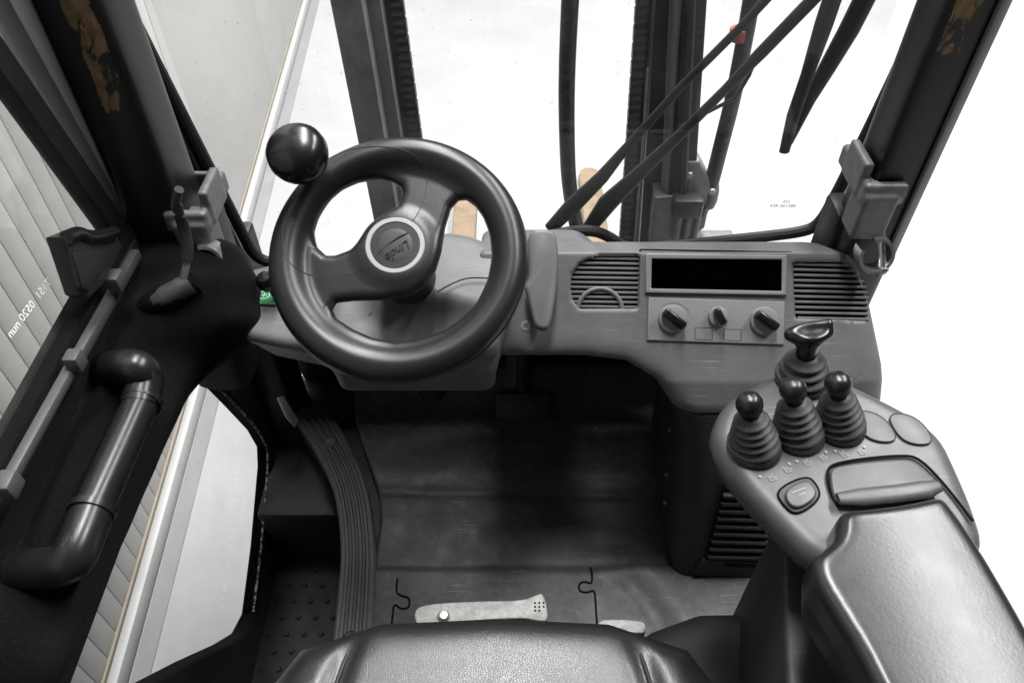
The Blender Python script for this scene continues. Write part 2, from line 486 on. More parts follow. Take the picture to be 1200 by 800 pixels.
def pillar_taped(name, zc, zr, side, amount):
    """black paint with brown flaking adhesive over a patch of its own shape"""
    m, nt, b = mat_new(name); L = nt.links; v = coord(nt)
    n1 = noise(nt, v, 9, 5, .6)
    base = ramp(nt, [(.3, g(.007)), (.7, g(.013))], n1)
    mp = N(nt, 'ShaderNodeMapping'); mp.inputs['Scale'].default_value = (1, 1, .38); mp.inputs['Rotation'].default_value = (0, .25, 0)
    L.new(v, mp.inputs[0])
    n2 = noise(nt, mp.outputs[0], 34, 7, .66, .9)
    n3 = noise(nt, mp.outputs[0], 150, 5, .7)
    sx = N(nt, 'ShaderNodeSeparateXYZ'); L.new(v, sx.inputs[0])
    dz = N(nt, 'ShaderNodeMath', operation='SUBTRACT'); L.new(sx.outputs['Z'], dz.inputs[0]); dz.inputs[1].default_value = zc
    ab = N(nt, 'ShaderNodeMath', operation='ABSOLUTE'); L.new(dz.outputs[0], ab.inputs[0])
    fz = N(nt, 'ShaderNodeMapRange'); fz.inputs[1].default_value = zr * .75; fz.inputs[2].default_value = zr; fz.inputs[3].default_value = 0; fz.inputs[4].default_value = -.5
    L.new(ab.outputs[0], fz.inputs[0])
    dx = N(nt, 'ShaderNodeMath', operation='SUBTRACT'); L.new(sx.outputs['X'], dx.inputs[0]); dx.inputs[1].default_value = side
    ax = N(nt, 'ShaderNodeMath', operation='ABSOLUTE'); L.new(dx.outputs[0], ax.inputs[0])
    fx = N(nt, 'ShaderNodeMapRange'); fx.inputs[1].default_value = .014; fx.inputs[2].default_value = .024; fx.inputs[3].default_value = 0; fx.inputs[4].default_value = -.5
    L.new(ax.outputs[0], fx.inputs[0])
    s1 = N(nt, 'ShaderNodeMath', operation='ADD'); L.new(n2, s1.inputs[0]); L.new(fz.outputs[0], s1.inputs[1])
    s2 = N(nt, 'ShaderNodeMath', operation='ADD'); L.new(s1.outputs[0], s2.inputs[0]); L.new(fx.outputs[0], s2.inputs[1])
    mk = ramp(nt, [(amount, g(0)), (amount + .025, g(1))], s2.outputs[0])
    tan = ramp(nt, [(.35, (.16, .10, .05, 1)), (.65, (.34, .225, .12, 1))], n3)
    mx = N(nt, 'ShaderNodeMix', data_type='RGBA'); L.new(mk, mx.inputs[0]); L.new(base, mx.inputs[6]); L.new(tan, mx.inputs[7])
    L.new(mx.outputs[2], b.inputs['Base Color'])
    rr = N(nt, 'ShaderNodeMapRange'); rr.inputs[3].default_value = .42; rr.inputs[4].default_value = .9
    L.new(mk, rr.inputs[0]); L.new(rr.outputs[0], b.inputs['Roughness'])
    bp = N(nt, 'ShaderNodeBump'); bp.inputs['Strength'].default_value = .5; bp.inputs['Distance'].default_value = .001
    L.new(mk, bp.inputs['Height']); L.new(bp.outputs[0], b.inputs['Normal'])
    return m

def floor_mat():
    m, nt, b = mat_new('white_epoxy'); L = nt.links; v = coord(nt)
    n1 = noise(nt, v, 1.3, 6, .65, .4); n2 = noise(nt, v, 22, 6, .75)
    c1 = ramp(nt, [(.3, (.355, .357, .36, 1)), (.7, (.43, .43, .428, 1))], n1)
    sc_ = ramp(nt, [(.60, g(0)), (.75, g(.5))], n2)
    mx = N(nt, 'ShaderNodeMix', data_type='RGBA'); L.new(sc_, mx.inputs[0]); L.new(c1, mx.inputs[6]); mx.inputs[7].default_value = (.45, .45, .45, 1)
    L.new(mx.outputs[2], b.inputs['Base Color']); b.inputs['Roughness'].default_value = .4
    b.inputs['Specular IOR Level'].default_value = .3
    return m
def wall_mat():
    m, nt, b = mat_new('wall_sheet'); L = nt.links; v = coord(nt)
    n1 = noise(nt, v, 2.5, 5, .6)
    c1 = ramp(nt, [(.3, (.475, .47, .462, 1)), (.7, (.52, .515, .507, 1))], n1)
    L.new(c1, b.inputs['Base Color']); b.inputs['Roughness'].default_value = .45
    return m
M_floor = floor_mat(); M_wall = wall_mat()
M_skirt = plastic('skirting_white', .45, .45, 300, 0, .04, tint=(1, 1, .99))
M_shade_strip = plastic('floor_shade_grey', .26, .5, 300, 0, .08)  # shadow line at the skirting, put into colour
M_seal = plastic('joint_tan', .3, .7, 300, 0, .1, tint=(1, .88, .7))

# ================================================================== setting
GZ = -0.62
V = [(-1.5, -6, GZ), (14, -6, GZ), (14, 16, GZ), (-1.5, 16, GZ)]
fl = obj('warehouse_floor', me_from('warehouse_floor', V, [(0, 1, 2, 3)], smooth=False), M_floor)
tag(fl, kind='structure')
wa, wb_ = P(365, 0, z=GZ), P(150, 800, z=GZ)
wd = (wa - wb_); wd.z = 0; wd.normalize(); wn = Vector((wd.y, -wd.x, 0))      # wn points into the hall
w0 = wb_ - wd * 1.6; w0.z = 0
wall = obj('wall_left', box_me('wall_left', frame(w0 + wd * 4 - wn * .10 + Vector((0, 0, .97)), (0, 0, 1), wd), (9.5, .12, 3.2), 0), M_wall)
tag(wall, kind='structure')
pm = None
PW = .062
NP = 60
for i in range(NP):
    c = w0 - wd * .6 + wd * (PW * (i + .5)) - wn * .034 + Vector((0, 0, .95))
    if pm is None:
        pm = box_me('panel', frame((0, 0, 0), (0, 0, 1), wd), (PW - .0015, .012, 3.1), .0025, 2)
        pm.materials.append(M_wall)
    obj('panel', pm, None, wall, at=c)
c0 = PW * NP - .6
for k in range(5):
    obj('flat_panel', box_me('flat_panel', frame(w0 + wd * (c0 + 1.15 * (k + .5)) - wn * .034 + Vector((0, 0, .95)), (0, 0, 1), wd), (1.147, .012, 3.1), .002, 2), M_wall, wall)
L8 = 8.8
cc = w0 + wd * (L8 / 2 - .6)
obj('skirting', box_me('skirting', frame(cc - wn * .012 + Vector((0, 0, GZ + .03)), (0, 0, 1), wd), (L8, .03, .06), .01), M_skirt, wall)
obj('joint', box_me('joint', frame(cc - wn * .028 + Vector((0, 0, GZ + .066)), (0, 0, 1), wd), (L8, .012, .012), .002), M_seal, wall)
strip = obj('floor_shade_strip', box_me('floor_shade_strip', frame(cc + wn * .027 + Vector((0, 0, GZ + .002)), (0, 0, 1), wd), (L8, .042, .004), 0), M_shade_strip)  # grey laid on the floor in place of the shade along the skirting
tag(strip, kind='structure')

# ================================================================== the truck
FT = empty('forklift_truck', (0, .9, GZ))
tag(FT, 'black forklift truck with open cab, steering wheel, levers and lifting mast', 'forklift')

# ---- chassis under the cab floor, bulkhead, side sill
ch = obj('chassis', box_me('chassis', Matrix.Translation((0.0, .42, -.33)), (.54, 1.36, .56), .02), M_dark, FT)
tag(ch, 'dark steel chassis block beneath the cab floor')
fw = slab('bulkhead', [(-.44, 1.085, -.02), (.5, 1.085, -.02), (.5, .930, .445), (-.44, .930, .40)], (0, -1, -.2), .02, M_under, FT, 0)
for zz in (.09, .30):
    bar_between('rib', (-.38, 1.068 - zz * .345, zz), (.24, 1.068 - zz * .345, zz), .012, .012, M_under, fw, (0, -1, 0))
# outer sill and entry step
st = slab('entry_step', [(-.50, .30, -.25), (-.22, .30, -.25), (-.22, .80, -.25), (-.50, .80, -.25)], (0, 0, 1), .03, M_black, FT, .004)
tag(st, 'black entry step plate with raised studs beside the ribbed sill')
sm_ = None
for i in range(6):
    for j in range(13):
        x = -.475 + i * .034 + (.017 if j % 2 else 0); y = .36 + j * .034
        if sm_ is None:
            bm = bmesh.new(); bmesh.ops.create_cone(bm, cap_ends=True, segments=8, radius1=.0055, radius2=.0025, depth=.003)
            sm_ = bpy.data.meshes.new('stud'); bm.to_mesh(sm_); bm.free(); sm_.shade_smooth(); sm_.set_sharp_from_angle(angle=R(40)); sm_.materials.append(M_black)
        obj('stud', sm_, None, st, at=(x, y, -.248))
box('step_wall', (-.40, .92, -.17), (.2, .25, .18), M_under, FT, .01)
# ---- ribbed rubber sill strip
left_e = [(338, 480), (365, 520), (392, 570), (401, 640), (396, 700), (388, 770)]
right_e = [(385, 476), (410, 520), (433, 570), (441, 640), (440, 700), (436, 770)]
le = smooth_path([P(x, y, z=.02) for x, y in left_e], 3); re_ = smooth_path([P(x, y, z=.02) for x, y in right_e], 3)
prof = [(0, -.03), (0, .0), (.06, .004)]
for k in range(4):
    a = .14 + k * .19
    prof += [(a, .004), (a + .03, .0085), (a + .10, .0085), (a + .13, .004)]
prof += [(.94, .004), (1.0, .0), (1.0, -.03)]
rings = []
n = len(le)
for i in range(n):
    s = min(1, i / 4, (n - 1 - i) / 3)          # the ribs run out before the ends
    rings.append([le[i] + (re_[i] - le[i]) * a + Vector((0, 0, h if h <= .004 else .004 + (h - .004) * (1 if 4 < i < n - 3 else 0))) for a, h in prof])
Vv, Ff = loft(rings, cap=False, closed=False)
rv, rf = loft([[p + Vector((.003, 0, -.004)) for p in le], [p + Vector((.015, 0, -.28)) for p in le]], cap=False, closed=False)
obj('step_riser', me_from('step_riser', rv, rf), M_under, FT)
sill = obj('sill_strip', me_from('sill_strip', Vv, Ff, angle=30), M_rib, FT)
tag(sill, 'curved grey ribbed sill strip along the cab floor edge')
for px, py in ((388, 520), (411, 748)):
    lathe('sill_screw', [(.0, .0), (.012, .0), (.012, .004), (.009, .007), (.004, .006), (.0, .006)], frame(P(px, py, z=.024), (0, 0, 1)), M_rib if py < 600 else M_black, sill, 18)

cfl = [Vector((p.x + .004, p.y, -.004)) for p in le]
slab('cab_floor', cfl[::-1] + [Vector((cfl[0].x - .08, cfl[0].y + .0, -.004)), Vector((-.44, 1.09, -.004)), Vector((.5, 1.09, -.004)), Vector((.5, .25, -.004)), Vector((-.24, .25, -.004))] if False else [Vector((-.24, .25, -.004)), Vector((.5, .25, -.004)), Vector((.5, 1.09, -.004)), Vector((-.46, 1.09, -.004)), Vector((-.46, cfl[0].y, -.004))] + cfl, (0, 0, 1), .02, M_under, FT, 0)
# ---- floor mat (lies loose on the cab floor)
nx, ny = 110, 120
vv = []
ffm = []
xs = np.linspace(0, 1, nx); ys = np.linspace(.28, 1.07, ny)
ridge = [P(x, y, z=.01) for x, y in ((640, 655), (690, 662), (725, 680), (748, 705), (770, 740), (780, 790))]
def ridge_d(x, y):
    best = 9; sgn = 1
    for a, b in zip(ridge, ridge[1:]):
        e = (b.x - a.x, b.y - a.y); w = (x - a.x, y - a.y)
        t = max(0, min(1, (w[0] * e[0] + w[1] * e[1]) / (e[0] ** 2 + e[1] ** 2)))
        d = math.hypot(w[0] - e[0] * t, w[1] - e[1] * t)
        if d < best:
            best = d; sgn = 1 if e[0] * w[1] - e[1] * w[0] > 0 else -1
    return best * sgn
y_cre1 = P(560, 577, z=.01).y; y_cre2 = P(560, 664, z=.01).y; y_cre0 = P(560, 505, z=.01).y
def sst(a, b, x):
    t = max(0, min(1, (x - a) / (b - a))); return t * t * (3 - 2 * t)
for j in range(ny):
    y = ys[j]
    lx = -.238 - .085 * sst(.72, 1.02, y)
    for i in range(nx):
        x = lx + (.40 - lx) * xs[i]
        z = .006
        z += .008 * sst(y_cre1 - .01, y_cre1 + .05, y + .015 * x)
        z += -.003 * math.exp(-((y + .03 * x - y_cre1) / .008) ** 2)
        z += .010 * sst(y_cre2 + .01, y_cre2 - .012, y) - .004 * math.exp(-((y - y_cre2) / .006) ** 2)
        z += .06 * sst(.95, 1.09, y) ** 1.5
        rd = ridge_d(x, y)
        fy = sst(ridge[1].y + .05, ridge[1].y - .03, y) * sst(ridge[0].x, ridge[2].x, x)
        z += .020 * sst(-.01, .05, rd) * fy
        z += .003 * math.exp(-(rd / .008) ** 2) * fy
        z += .003 * math.sin(9 * x + 4 * y) * math.sin(11 * y + 2) + .0015 * math.sin(31 * x - 17 * y) * math.sin(23 * y)
        vv.append((x, y, z))
for j in range(ny - 1):
    for i in range(nx - 1):
        a = j * nx + i; ffm.append((a, a + 1, a + nx + 1, a + nx))
mat_me = me_from('floor_mat', vv, ffm, angle=60)
if mat_me.polygons[0].normal.z < 0: mat_me.flip_normals()
fmat = obj('floor_mat', mat_me, M_mat)
tag(fmat, 'dark rubber mat lying on the cab floor in front of the seat', 'floor mat')
sol = fmat.modifiers.new('thickness', 'SOLIDIFY'); sol.thickness = .005; sol.offset = -1
def seam(pts, r=.0018, nm='seam'):
    q = smooth_path([P(x, y, z=.017) for x, y in pts], 3)
    from_z = []
    for p in q:
        d = min(((v[0] - p.x) ** 2 + (v[1] - p.y) ** 2, v[2]) for v in vv[::1])
        from_z.append(Vector((p.x, p.y, d[1] + .0005)))
    return tube(nm, from_z, r, M_void, fmat, 6)
seam([(466, 678), (464, 694), (470, 698), (480, 700), (480, 712), (470, 714), (462, 706), (460, 722), (458, 745)])
seam([(692, 662), (694, 672), (694, 684), (684, 680), (678, 684), (679, 692), (688, 694), (697, 690), (698, 706), (700, 735)])

# ---- unseen rear body block, added to stop floor bounce from behind
cw = obj('rear_bounce_block', box_me('rear_bounce_block', Matrix.Translation((0, -1.0, -.07)), (1.0, 1.4, 1.0), .06, 4), M_dark, FT)
tag(cw, 'unseen dark rear body block behind the driver seat, added to stop floor bounce')
# ---- pedals
pd = empty('accelerator_pedal', P(612, 500, y=.95), FT)
tag(pd, 'black accelerator pedal pad under the dashboard')
bar_between('pedal_pad', P(613, 459, y=1.0), P(613, 499, y=.955), .115, .018, M_under, pd, (0, -.6, .8), .008)
tube('pedal_arm', [P(613, 470, y=1.0), Vector((.02, 1.04, .13)), Vector((.02, 1.06, .22))], .012, M_dark, pd, 10)
pd2 = empty('brake_pedal', P(520, 490, y=1.0), FT)
bar_between('pedal_pad', P(506, 452, y=1.02), P(524, 484, y=1.0), .06, .016, M_under, pd2, (0, -.6, .8), .006)
tube('pedal_arm', [P(515, 465, y=1.01), Vector((-.15, 1.04, .2)), Vector((-.15, 1.05, .3))], .012, M_dark, pd2, 10)

# ================================================================== dashboard
prof_r = [(.816, .556), (.775, .518), (.725, .469), (.692, .435), (.676, .405), (.660, .33), (.640, .2), (.612, .03), (.98, .03), (.98, .452), (.905, .496), (.86, .538)]
plan = [(-.10, .45), (-.10, .95), (.09, .955), (.115, .94), (.14, .915), (.26, .925), (.40, .945), (.445, .91), (.48, .835), (.502, .78), (.52, .72), (.528, .66), (.53, .45)]
cut = [(-.7, -.2), (-.7, .447), (.02, .447), (.10, .447), (.155, .442), (.198, .424), (.226, .385), (.242, .32), (.256, .18), (.272, -.2)]
# the inclined face of the dashboard
D0 = Vector((0, .725, .469)); D1 = Vector((0, .816, .556))
dn = Vector((0, -(D1.z - D0.z), D1.y - D0.y)).normalized()
def onface(px, py, off=0.0): return on_plane(px, py, D0 + dn * off, dn)
dface = frame(onface(840, 350), dn)
dinv = dface.inverted()
def flocal(px, py):
    p = dinv @ onface(px, py); return (p.x, p.y)
gl_out = [(668, 338), (670, 322), (680, 308), (700, 300), (749, 300), (747, 362), (680, 362), (671, 352)]
gr_out = [(929, 307), (988, 307), (1003, 318), (1012, 334), (1016, 352), (1015, 376), (931, 373)]
pk = [[flocal(*p) for p in gl_out], [flocal(*p) for p in gr_out]]
def f_dash(X, Y, Z):
    d = sd_poly(Y, Z, prof_r) - .004
    pl = sd_poly(X, Y, plan)
    d = smax(d, pl, .05)
    ct = sd_poly(X, Z, cut)
    d = smax(d, -ct, .04)
    
    # hump towards the steering column at the back
    hp = sd_box(X, Y, Z, (.03, .875, .475), (.085, .055, .05), .03)
    d = smin(d, hp, .03)
    d = smax(d, -(X + .045), .008)
    # pockets behind the slats
    lx = dn.x * 0 + (X - dface.translation.x)
    yv = Vector((0, dface[1][1], dface[2][1]))
    ly = (Y - dface.translation.y) * yv.y + (Z - dface.translation.z) * yv.z
    lz = (Y - dface.translation.y) * dn.y + (Z - dface.translation.z) * dn.z
    for q in pk:
        d = np.maximum(d, -np.maximum(sd_poly(lx, ly, q), np.abs(lz) - .012))
    rs = [flocal(*p) for p in ((762, 301), (918, 302), (918, 343), (761, 340))]
    d = np.maximum(d, -np.maximum(sd_poly(lx, ly, rs), np.abs(lz) - .075))
    return d
dash = obj('dashboard', net('dashboard', lambda X, Y, Z: np.maximum(f_dash(X, Y, Z), .392 - Z), (-.16, .56, .37), (.56, 1.02, .60), .0042), M_dash, FT)
tag(dash, 'dark grey moulded plastic dashboard with speaker grilles and knee cutout')
dash.data.materials[0] = M_dash
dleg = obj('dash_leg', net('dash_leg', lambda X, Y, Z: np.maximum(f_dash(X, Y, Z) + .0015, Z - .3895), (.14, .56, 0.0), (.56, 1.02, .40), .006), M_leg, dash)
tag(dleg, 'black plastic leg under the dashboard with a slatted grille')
# slats over the pockets
def slat_row(outline, n, slope):
    xs_ = [p[0] for p in outline]; ys_ = [p[1] for p in outline]
    y0, y1 = min(ys_), max(ys_)
    for i in range(n):
        py = y0 + (i + .55) * (y1 - y0) / n
        # span of the outline at this row
        cr = []
        for a, b in zip(outline, outline[1:] + outline[:1]):
            if (a[1] - py) * (b[1] - py) < 0:
                cr.append(a[0] + (b[0] - a[0]) * (py - a[1]) / (b[1] - a[1]))
        if len(cr) < 2: continue
        a, b = min(cr) - 2, max(cr) + 2
        bar_between('slat', onface(a, py - slope, -.0030), onface(b, py + slope, -.0030), .0036, .006, M_dash, dash, dn, .0008)
slat_row(gl_out, 11, .6)
slat_row(gr_out, 11, .9)
# ring moulding over the left grille
ringp = [onface(703 + 26 * math.cos(a), 364 + 26 * math.sin(a), .000) for a in np.linspace(math.pi * 1.0, math.pi * 2.0, 24)]
tube('grille_ring', ringp, .0032, M_dash, dash, 8)
# wall behind the pockets
for q, nm in ((gl_out, 'grille_backing'), (gr_out, 'grille_backing')):
    cx = sum(p[0] for p in q) / len(q); cy = sum(p[1] for p in q) / len(q)
    slab(nm, [onface(cx + (p[0] - cx) * 1.06, cy + (p[1] - cy) * 1.08, -.0095) for p in q], dn, .003, M_void, dash, 0)

# centre console: radio slot and heater panel
def quad_ring(name, outer, inner, off, depth, mat, parent):
    o = [onface(*p, off) for p in outer]; i_ = [onface(*p, off) for p in inner]; ib = [onface(*p, off - depth) for p in inner]; ob = [onface(*p, off - depth) for p in outer]
    Vq = o + i_ + ib + ob; Fq = []
    for k in range(4):
        l = (k + 1) % 4
        Fq += [(k, l, 4 + l, 4 + k), (4 + k, 4 + l, 8 + l, 8 + k), (k, l, 12 + l, 12 + k)]
    me = me_from(name, Vq, Fq, angle=30)
    ob_ = obj(name, me, mat, parent)
    b = ob_.modifiers.new('bevel', 'BEVEL'); b.width = .0015; b.segments = 2; b.limit_method = 'ANGLE'; b.angle_limit = R(30)
    return ob_
quad_ring('radio_bezel', [(757, 297), (922, 299), (922, 346), (756, 343)], [(764, 303), (916, 304), (916, 341), (763, 338)], .010, .016, M_panel, dash)
go = [onface(*p, .0012) for p in ((750, 292.5), (927, 295.5), (928, 411), (748, 406), (750, 292.5))]
tube('console_gap', go, .0012, M_void, dash, 6)
co = quad_ring('console_frame', [(752, 294), (925, 297), (926, 409), (750, 404)], [(761, 301), (918, 302), (918, 344), (760, 341)], .0035, .012, M_panel, dash)
tag(co, 'rectangular console frame with empty radio slot and heater knobs')
so = [onface(*p, .002) for p in ((762, 301.5), (917.5, 302.5), (917.5, 342.5), (761.5, 339.5))]; si = [p - dn * .07 for p in so]
obj('radio_slot', me_from('radio_slot', so + si, [(0, 1, 5, 4), (1, 2, 6, 5), (2, 3, 7, 6), (3, 0, 4, 7), (4, 5, 6, 7)], smooth=False), M_void, dash)
hp_ = slab('heater_panel', [onface(*p, .0075) for p in ((760, 348), (920, 353), (919, 404), (758, 399))], dn, .006, M_panel, dash, .002)
def knob(px, py, r, ang, nm='heater_knob'):
    c = onface(px, py, .0075); m = frame(c, dn)
    k = lathe(nm, [(0, 0), (r, 0), (r, .003), (r * .93, .0055), (r * .85, .006), (0, .006)], m, M_panel, dash, 28)
    m2 = m @ Matrix.Rotation(R(ang), 4, 'Z') @ Matrix.Translation((0, 0, .012))
    obj('knob_grip', box_me('knob_grip', m2, (r * 1.8, r * .62, .015), .0035, 3), M_knob, dash)
    return k
knob(788, 374, .0195, -38); knob(841, 371, .0135, -62); knob(895, 376, .0195, -36)
for (a, b, c_, d_) in ((814, 383, 835, 398), (848, 385, 869, 399)):
    quad_ring('blank_switch', [(a, b), (c_, b + .6), (c_, d_ + .6), (a, d_)], [(a + 1, b + 1), (c_ - 1, b + 1.6), (c_ - 1, d_ - .4), (a + 1, d_ - 1)], .0078, .002, M_dark, dash)
# printed scale ticks on the heater panel
def tick(px, py, w=.003, h=.0015, ang=0, mat=None, parent=None, off=.0078):
    m = frame(onface(px, py, off), dn) @ Matrix.Rotation(R(ang), 4, 'Z')
    return obj('scale_mark', box_me('scale_mark', m, (w, h, .0003), 0), mat or M_white, parent or dash)
M_print = plastic('grey_print', .3, .6, 500, 0, .1)
for i in range(9):
    a = R(200 - i * 27)
    tick(895 + 22 * math.cos(a), 376 - 19 * math.sin(a), .003, .0012, math.degrees(a) + 90, M_print)
for i in range(5):
    a = R(150 - i * 30)
    tick(841 + 17 * math.cos(a), 371 - 16 * math.sin(a), .002, .002, 0, M_print)
arc = [onface(788 + 22 * math.cos(a), 374 - 20 * math.sin(a), .0078) for a in np.linspace(R(-50), R(130), 20)]
tube('scale_arc', arc, .0004, M_print, dash, 5)
obj('maker_mark', text_me('maker_mark', 'aurora', frame(onface(769, 396, .0078), dn), .006, .0002), M_print, dash)
# round blank cap by the joystick
capp = [onface(988 + 24 * math.cos(a), 426 + 22 * math.sin(a), .003) for a in np.linspace(0, 2 * math.pi, 36)[:-1]]
slab('round_cover', capp, dn, .006, M_dash, dash, .001)
# right leg: cover plate and grille
legn = Vector((0, -1, .165)).normalized()
def onleg(px, py, off=0): return on_plane(px, py, Vector((0, .6205 - off, .1)), legn)
slab('grille_recess', [onleg(*p, .004) for p in ((848, 572), (905, 572), (905, 660), (826, 655))], legn, .002, M_void, dash, 0)
for i in range(9):
    t = (i + .5) / 9
    y = 576 + t * 80; x = 848 - t * 20
    bar_between('slat', onleg(x, y, .008), onleg(905, y + 1.5, .008), .0075, .008, M_under, dash, legn, .002)
slab('cover_panel', [onleg(*p, .005) for p in ((824, 656), (846, 657), (850, 664), (906, 666), (908, 678), (812, 674))], legn, .006, M_under, dash, .002)
0 and bar_between('leg_seam', onleg(806, 500, .002), onleg(850, 502, .002), .0015, .002, M_void, dash, legn, 0)
for px, py in ((785, 504), (781, 556), (779, 589), (698, 502)):
    c = P(px, py, x=.245 if py > 503 else .12) if px > 700 else P(px, py, y=.9)
    lathe('trim_clip', [(0, -.002), (.003, -.002), (.003, .001), (.002, .002), (0, .002)], frame(c, (-1, -.6, .4)), M_cast, dash, 10)

# steering cowl on the left
def f_cowl(X, Y, Z):
    lobe = smax(sd_poly(X, Y, [(-.395, .835), (-.415, .80), (-.40, .76), (-.35, .72), (-.26, .695), (-.10, .685), (-.03, .70), (-.03, .90), (-.16, .885), (-.32, .865)]) - .006 + .55 * np.maximum(.492 - Z, 0), np.abs(Z - .462) - .044, .014)
    tilt = Z + .35 * (Y - .75) * 0
    d = lobe
    # deeper shroud under the column
    sh = sd_box(X, Y + .22 * (Z - .50), Z, (-.135, .768, .455), (.112, .085, .068), .018) * .95
    d = smin(d, sh, .02)
    # raised round turret that carries the column
    tr = np.maximum(np.sqrt((X + .118) ** 2 * .9 + (Y - .80) ** 2) - .105, np.abs(Z - .50) - .062)
    tr = smax(np.sqrt((X + .095) ** 2 + (Y - .785) ** 2) - .095, np.abs(Z - .50) - .055, .03)
    d = smin(d, tr, .03)
    # undercut towards the floor on the left
    d = smax(d, .39 - Z, .01)
    # dished recess in front of the column
    d = smax(d, -sd_ell(X, Y, Z, (-.125, .66, .555), (.11, .075, .05)), .02)
    return d
cowl = obj('steering_cowl', net('steering_cowl', f_cowl, (-.46, .62, .37), (.01, 1.0, .60), .004), M_dash, FT)
tag(cowl, 'rounded grey plastic cowl around the steering column')
tube('cowl_seam', smooth_path([P(x, y, z=.561) for x, y in ((512, 342), (530, 332), (548, 325), (574, 326))], 2), .0009, M_void, cowl, 6)
for px, py in ((528, 377), (440, 375)):
    lathe('screw_recess', [(0, 0), (.011, 0), (.011, .002), (.009, .002), (.008, -.002), (0, -.002)], frame(P(px, py, z=.52), (0, -.7, .7)), M_dark, cowl, 18)
for px, py in ():
    lathe('screw_recess', [(0, 0), (.010, 0), (.010, .002), (.007, .002), (.006, -.001), (0, -.001)], frame(P(px, py, y=.672), (0, -1, .1)), M_dark, cowl, 18)

# grey lever plate between wheel and console
lp_o = [(616, 270), (640, 267), (652, 272), (655, 300), (653, 335), (647, 372), (642, 387), (628, 384), (624, 372), (618, 345), (614, 335), (621, 325)]
lpn = (dn * .9 + Vector((0, 0, .2))).normalized()
lev = slab('column_side_lever', chaikin([on_plane(x, y, Vector((.03, .74, .535)), lpn) for x, y in lp_o], 2), lpn, .02, plastic('lever_grey', .12, .42, 1500, .1, .1), FT, .005)
tag(lev, 'flat grey tapered lever plate beside the steering wheel')
sc1 = lathe('dash_screw', [(0, .0), (.0085, .0), (.0085, .003), (.0065, .005), (.003, .005), (.0025, .002), (0, .002)], frame(onface(616, 382, 0), dn), M_panel, dash, 20)
# vertical post under the lever
bar_between('knee_post', P(600, 392, y=.755), P(597, 450, y=.74), .018, .02, M_under, dash, (0, -1, 0), .004)

# direction lever knob and green label on the cowl
gk = P(310, 330, z=.548)
dl = lathe('parking_lever', [(0, -.02), (.006, -.02), (.006, .0), (.0115, .004), (.014, .012), (.0125, .020), (.008, .025), (0, .0265)], frame(gk + Vector((.004, .004, -.012)), (-.1, -.3, 1)), M_knob, FT, 24)
tag(dl, 'small black ball lever on the cowl beside the green label')
gp = [P(x, y, z=.5095) for x, y in ((300, 341), (324, 341), (324, 357), (300, 356))]
gl_ = slab('green_label', gp, (0, 0, 1), .0012, M_green, cowl, 0)
gc = sum(gp, Vector()) / 4
obj('label_print', text_me('label_print', '⊕', Matrix.Translation(gc + Vector((-.004, .004, .0006))), .012, .0002), M_white, cowl)

# ================================================================== steering wheel
SWC = Vector((-.131, .689, .658)); SWN = Vector((0, -.5, .866))
SM = frame(SWC, SWN)
SI = SM.inverted()
def sw(px, py, off=0):
    p = SI @ on_plane(px, py, SWC + SWN * off, SWN); return (p.x, p.y)
def z2(pts): return [(300 + x / 2.2222, 120 + y / 2.2222) for x, y in pts]
h1 = z2([(143, 330), (150, 290), (175, 235), (210, 205), (260, 192), (320, 192), (355, 200), (378, 215), (382, 235), (370, 270), (340, 305), (310, 335), (295, 355), (270, 372), (235, 387), (205, 398), (180, 398), (155, 375)])
h2 = z2([(548, 243), (575, 258), (600, 290), (617, 340), (620, 400), (608, 460), (580, 520), (540, 560), (490, 595), (420, 618), (360, 625), (300, 612), (250, 590), (205, 560), (193, 535), (205, 515), (250, 510), (330, 508), (400, 495), (440, 470), (465, 430), (480, 380), (490, 320), (505, 270), (525, 248)])
H1 = [sw(*p) for p in h1]; H2 = [sw(*p) for p in h2]
hubc = sw(464, 290)
def f_wheel(X, Y, Z):
    r = np.sqrt(X ** 2 + Y ** 2)
    rim = np.sqrt((r - .1305) ** 2 + (Z * 1.05) ** 2) - .0195
    hole = np.minimum(sd_poly(X, Y, H1), sd_poly(X, Y, H2))
    plate2 = np.maximum(r - .131, -hole - .001)
    dish = -.006
    plate = smax(plate2, np.abs(Z - dish) - .0095, .010)
    d = smin(rim, plate, .012)
    hb = np.sqrt((X - hubc[0]) ** 2 + (Y - hubc[1]) ** 2)
    hub = smax(hb - .044, np.abs(Z + .016) - .021, .012)
    d = smin(d, hub, .012)
    # keep the openings open
    return smax(d, -(sd_poly(X, Y, H1) + .004) * -1 * 0 - 1, .001) if False else d
wheel = obj('steering_wheel', net('steering_wheel', f_wheel, (-.165, -.165, -.05), (.165, .165, .03), .0028, SM), M_wheel, FT)
tag(wheel, 'black grained steering wheel with offset spokes and round hub')
hm = SM @ Matrix.Translation((hubc[0], hubc[1], 0))
lathe('hub_ring', [(.0282, .000), (.0282, .0068), (.0292, .0084), (.0335, .0084), (.0352, .0065), (.0355, .000)], hm, M_ring, wheel, 48)
lathe('hub_cap', [(0, .0), (.029, .0), (.029, .0055), (.026, .0068), (.015, .0078), (0, .008)], hm, M_dark, wheel, 48)
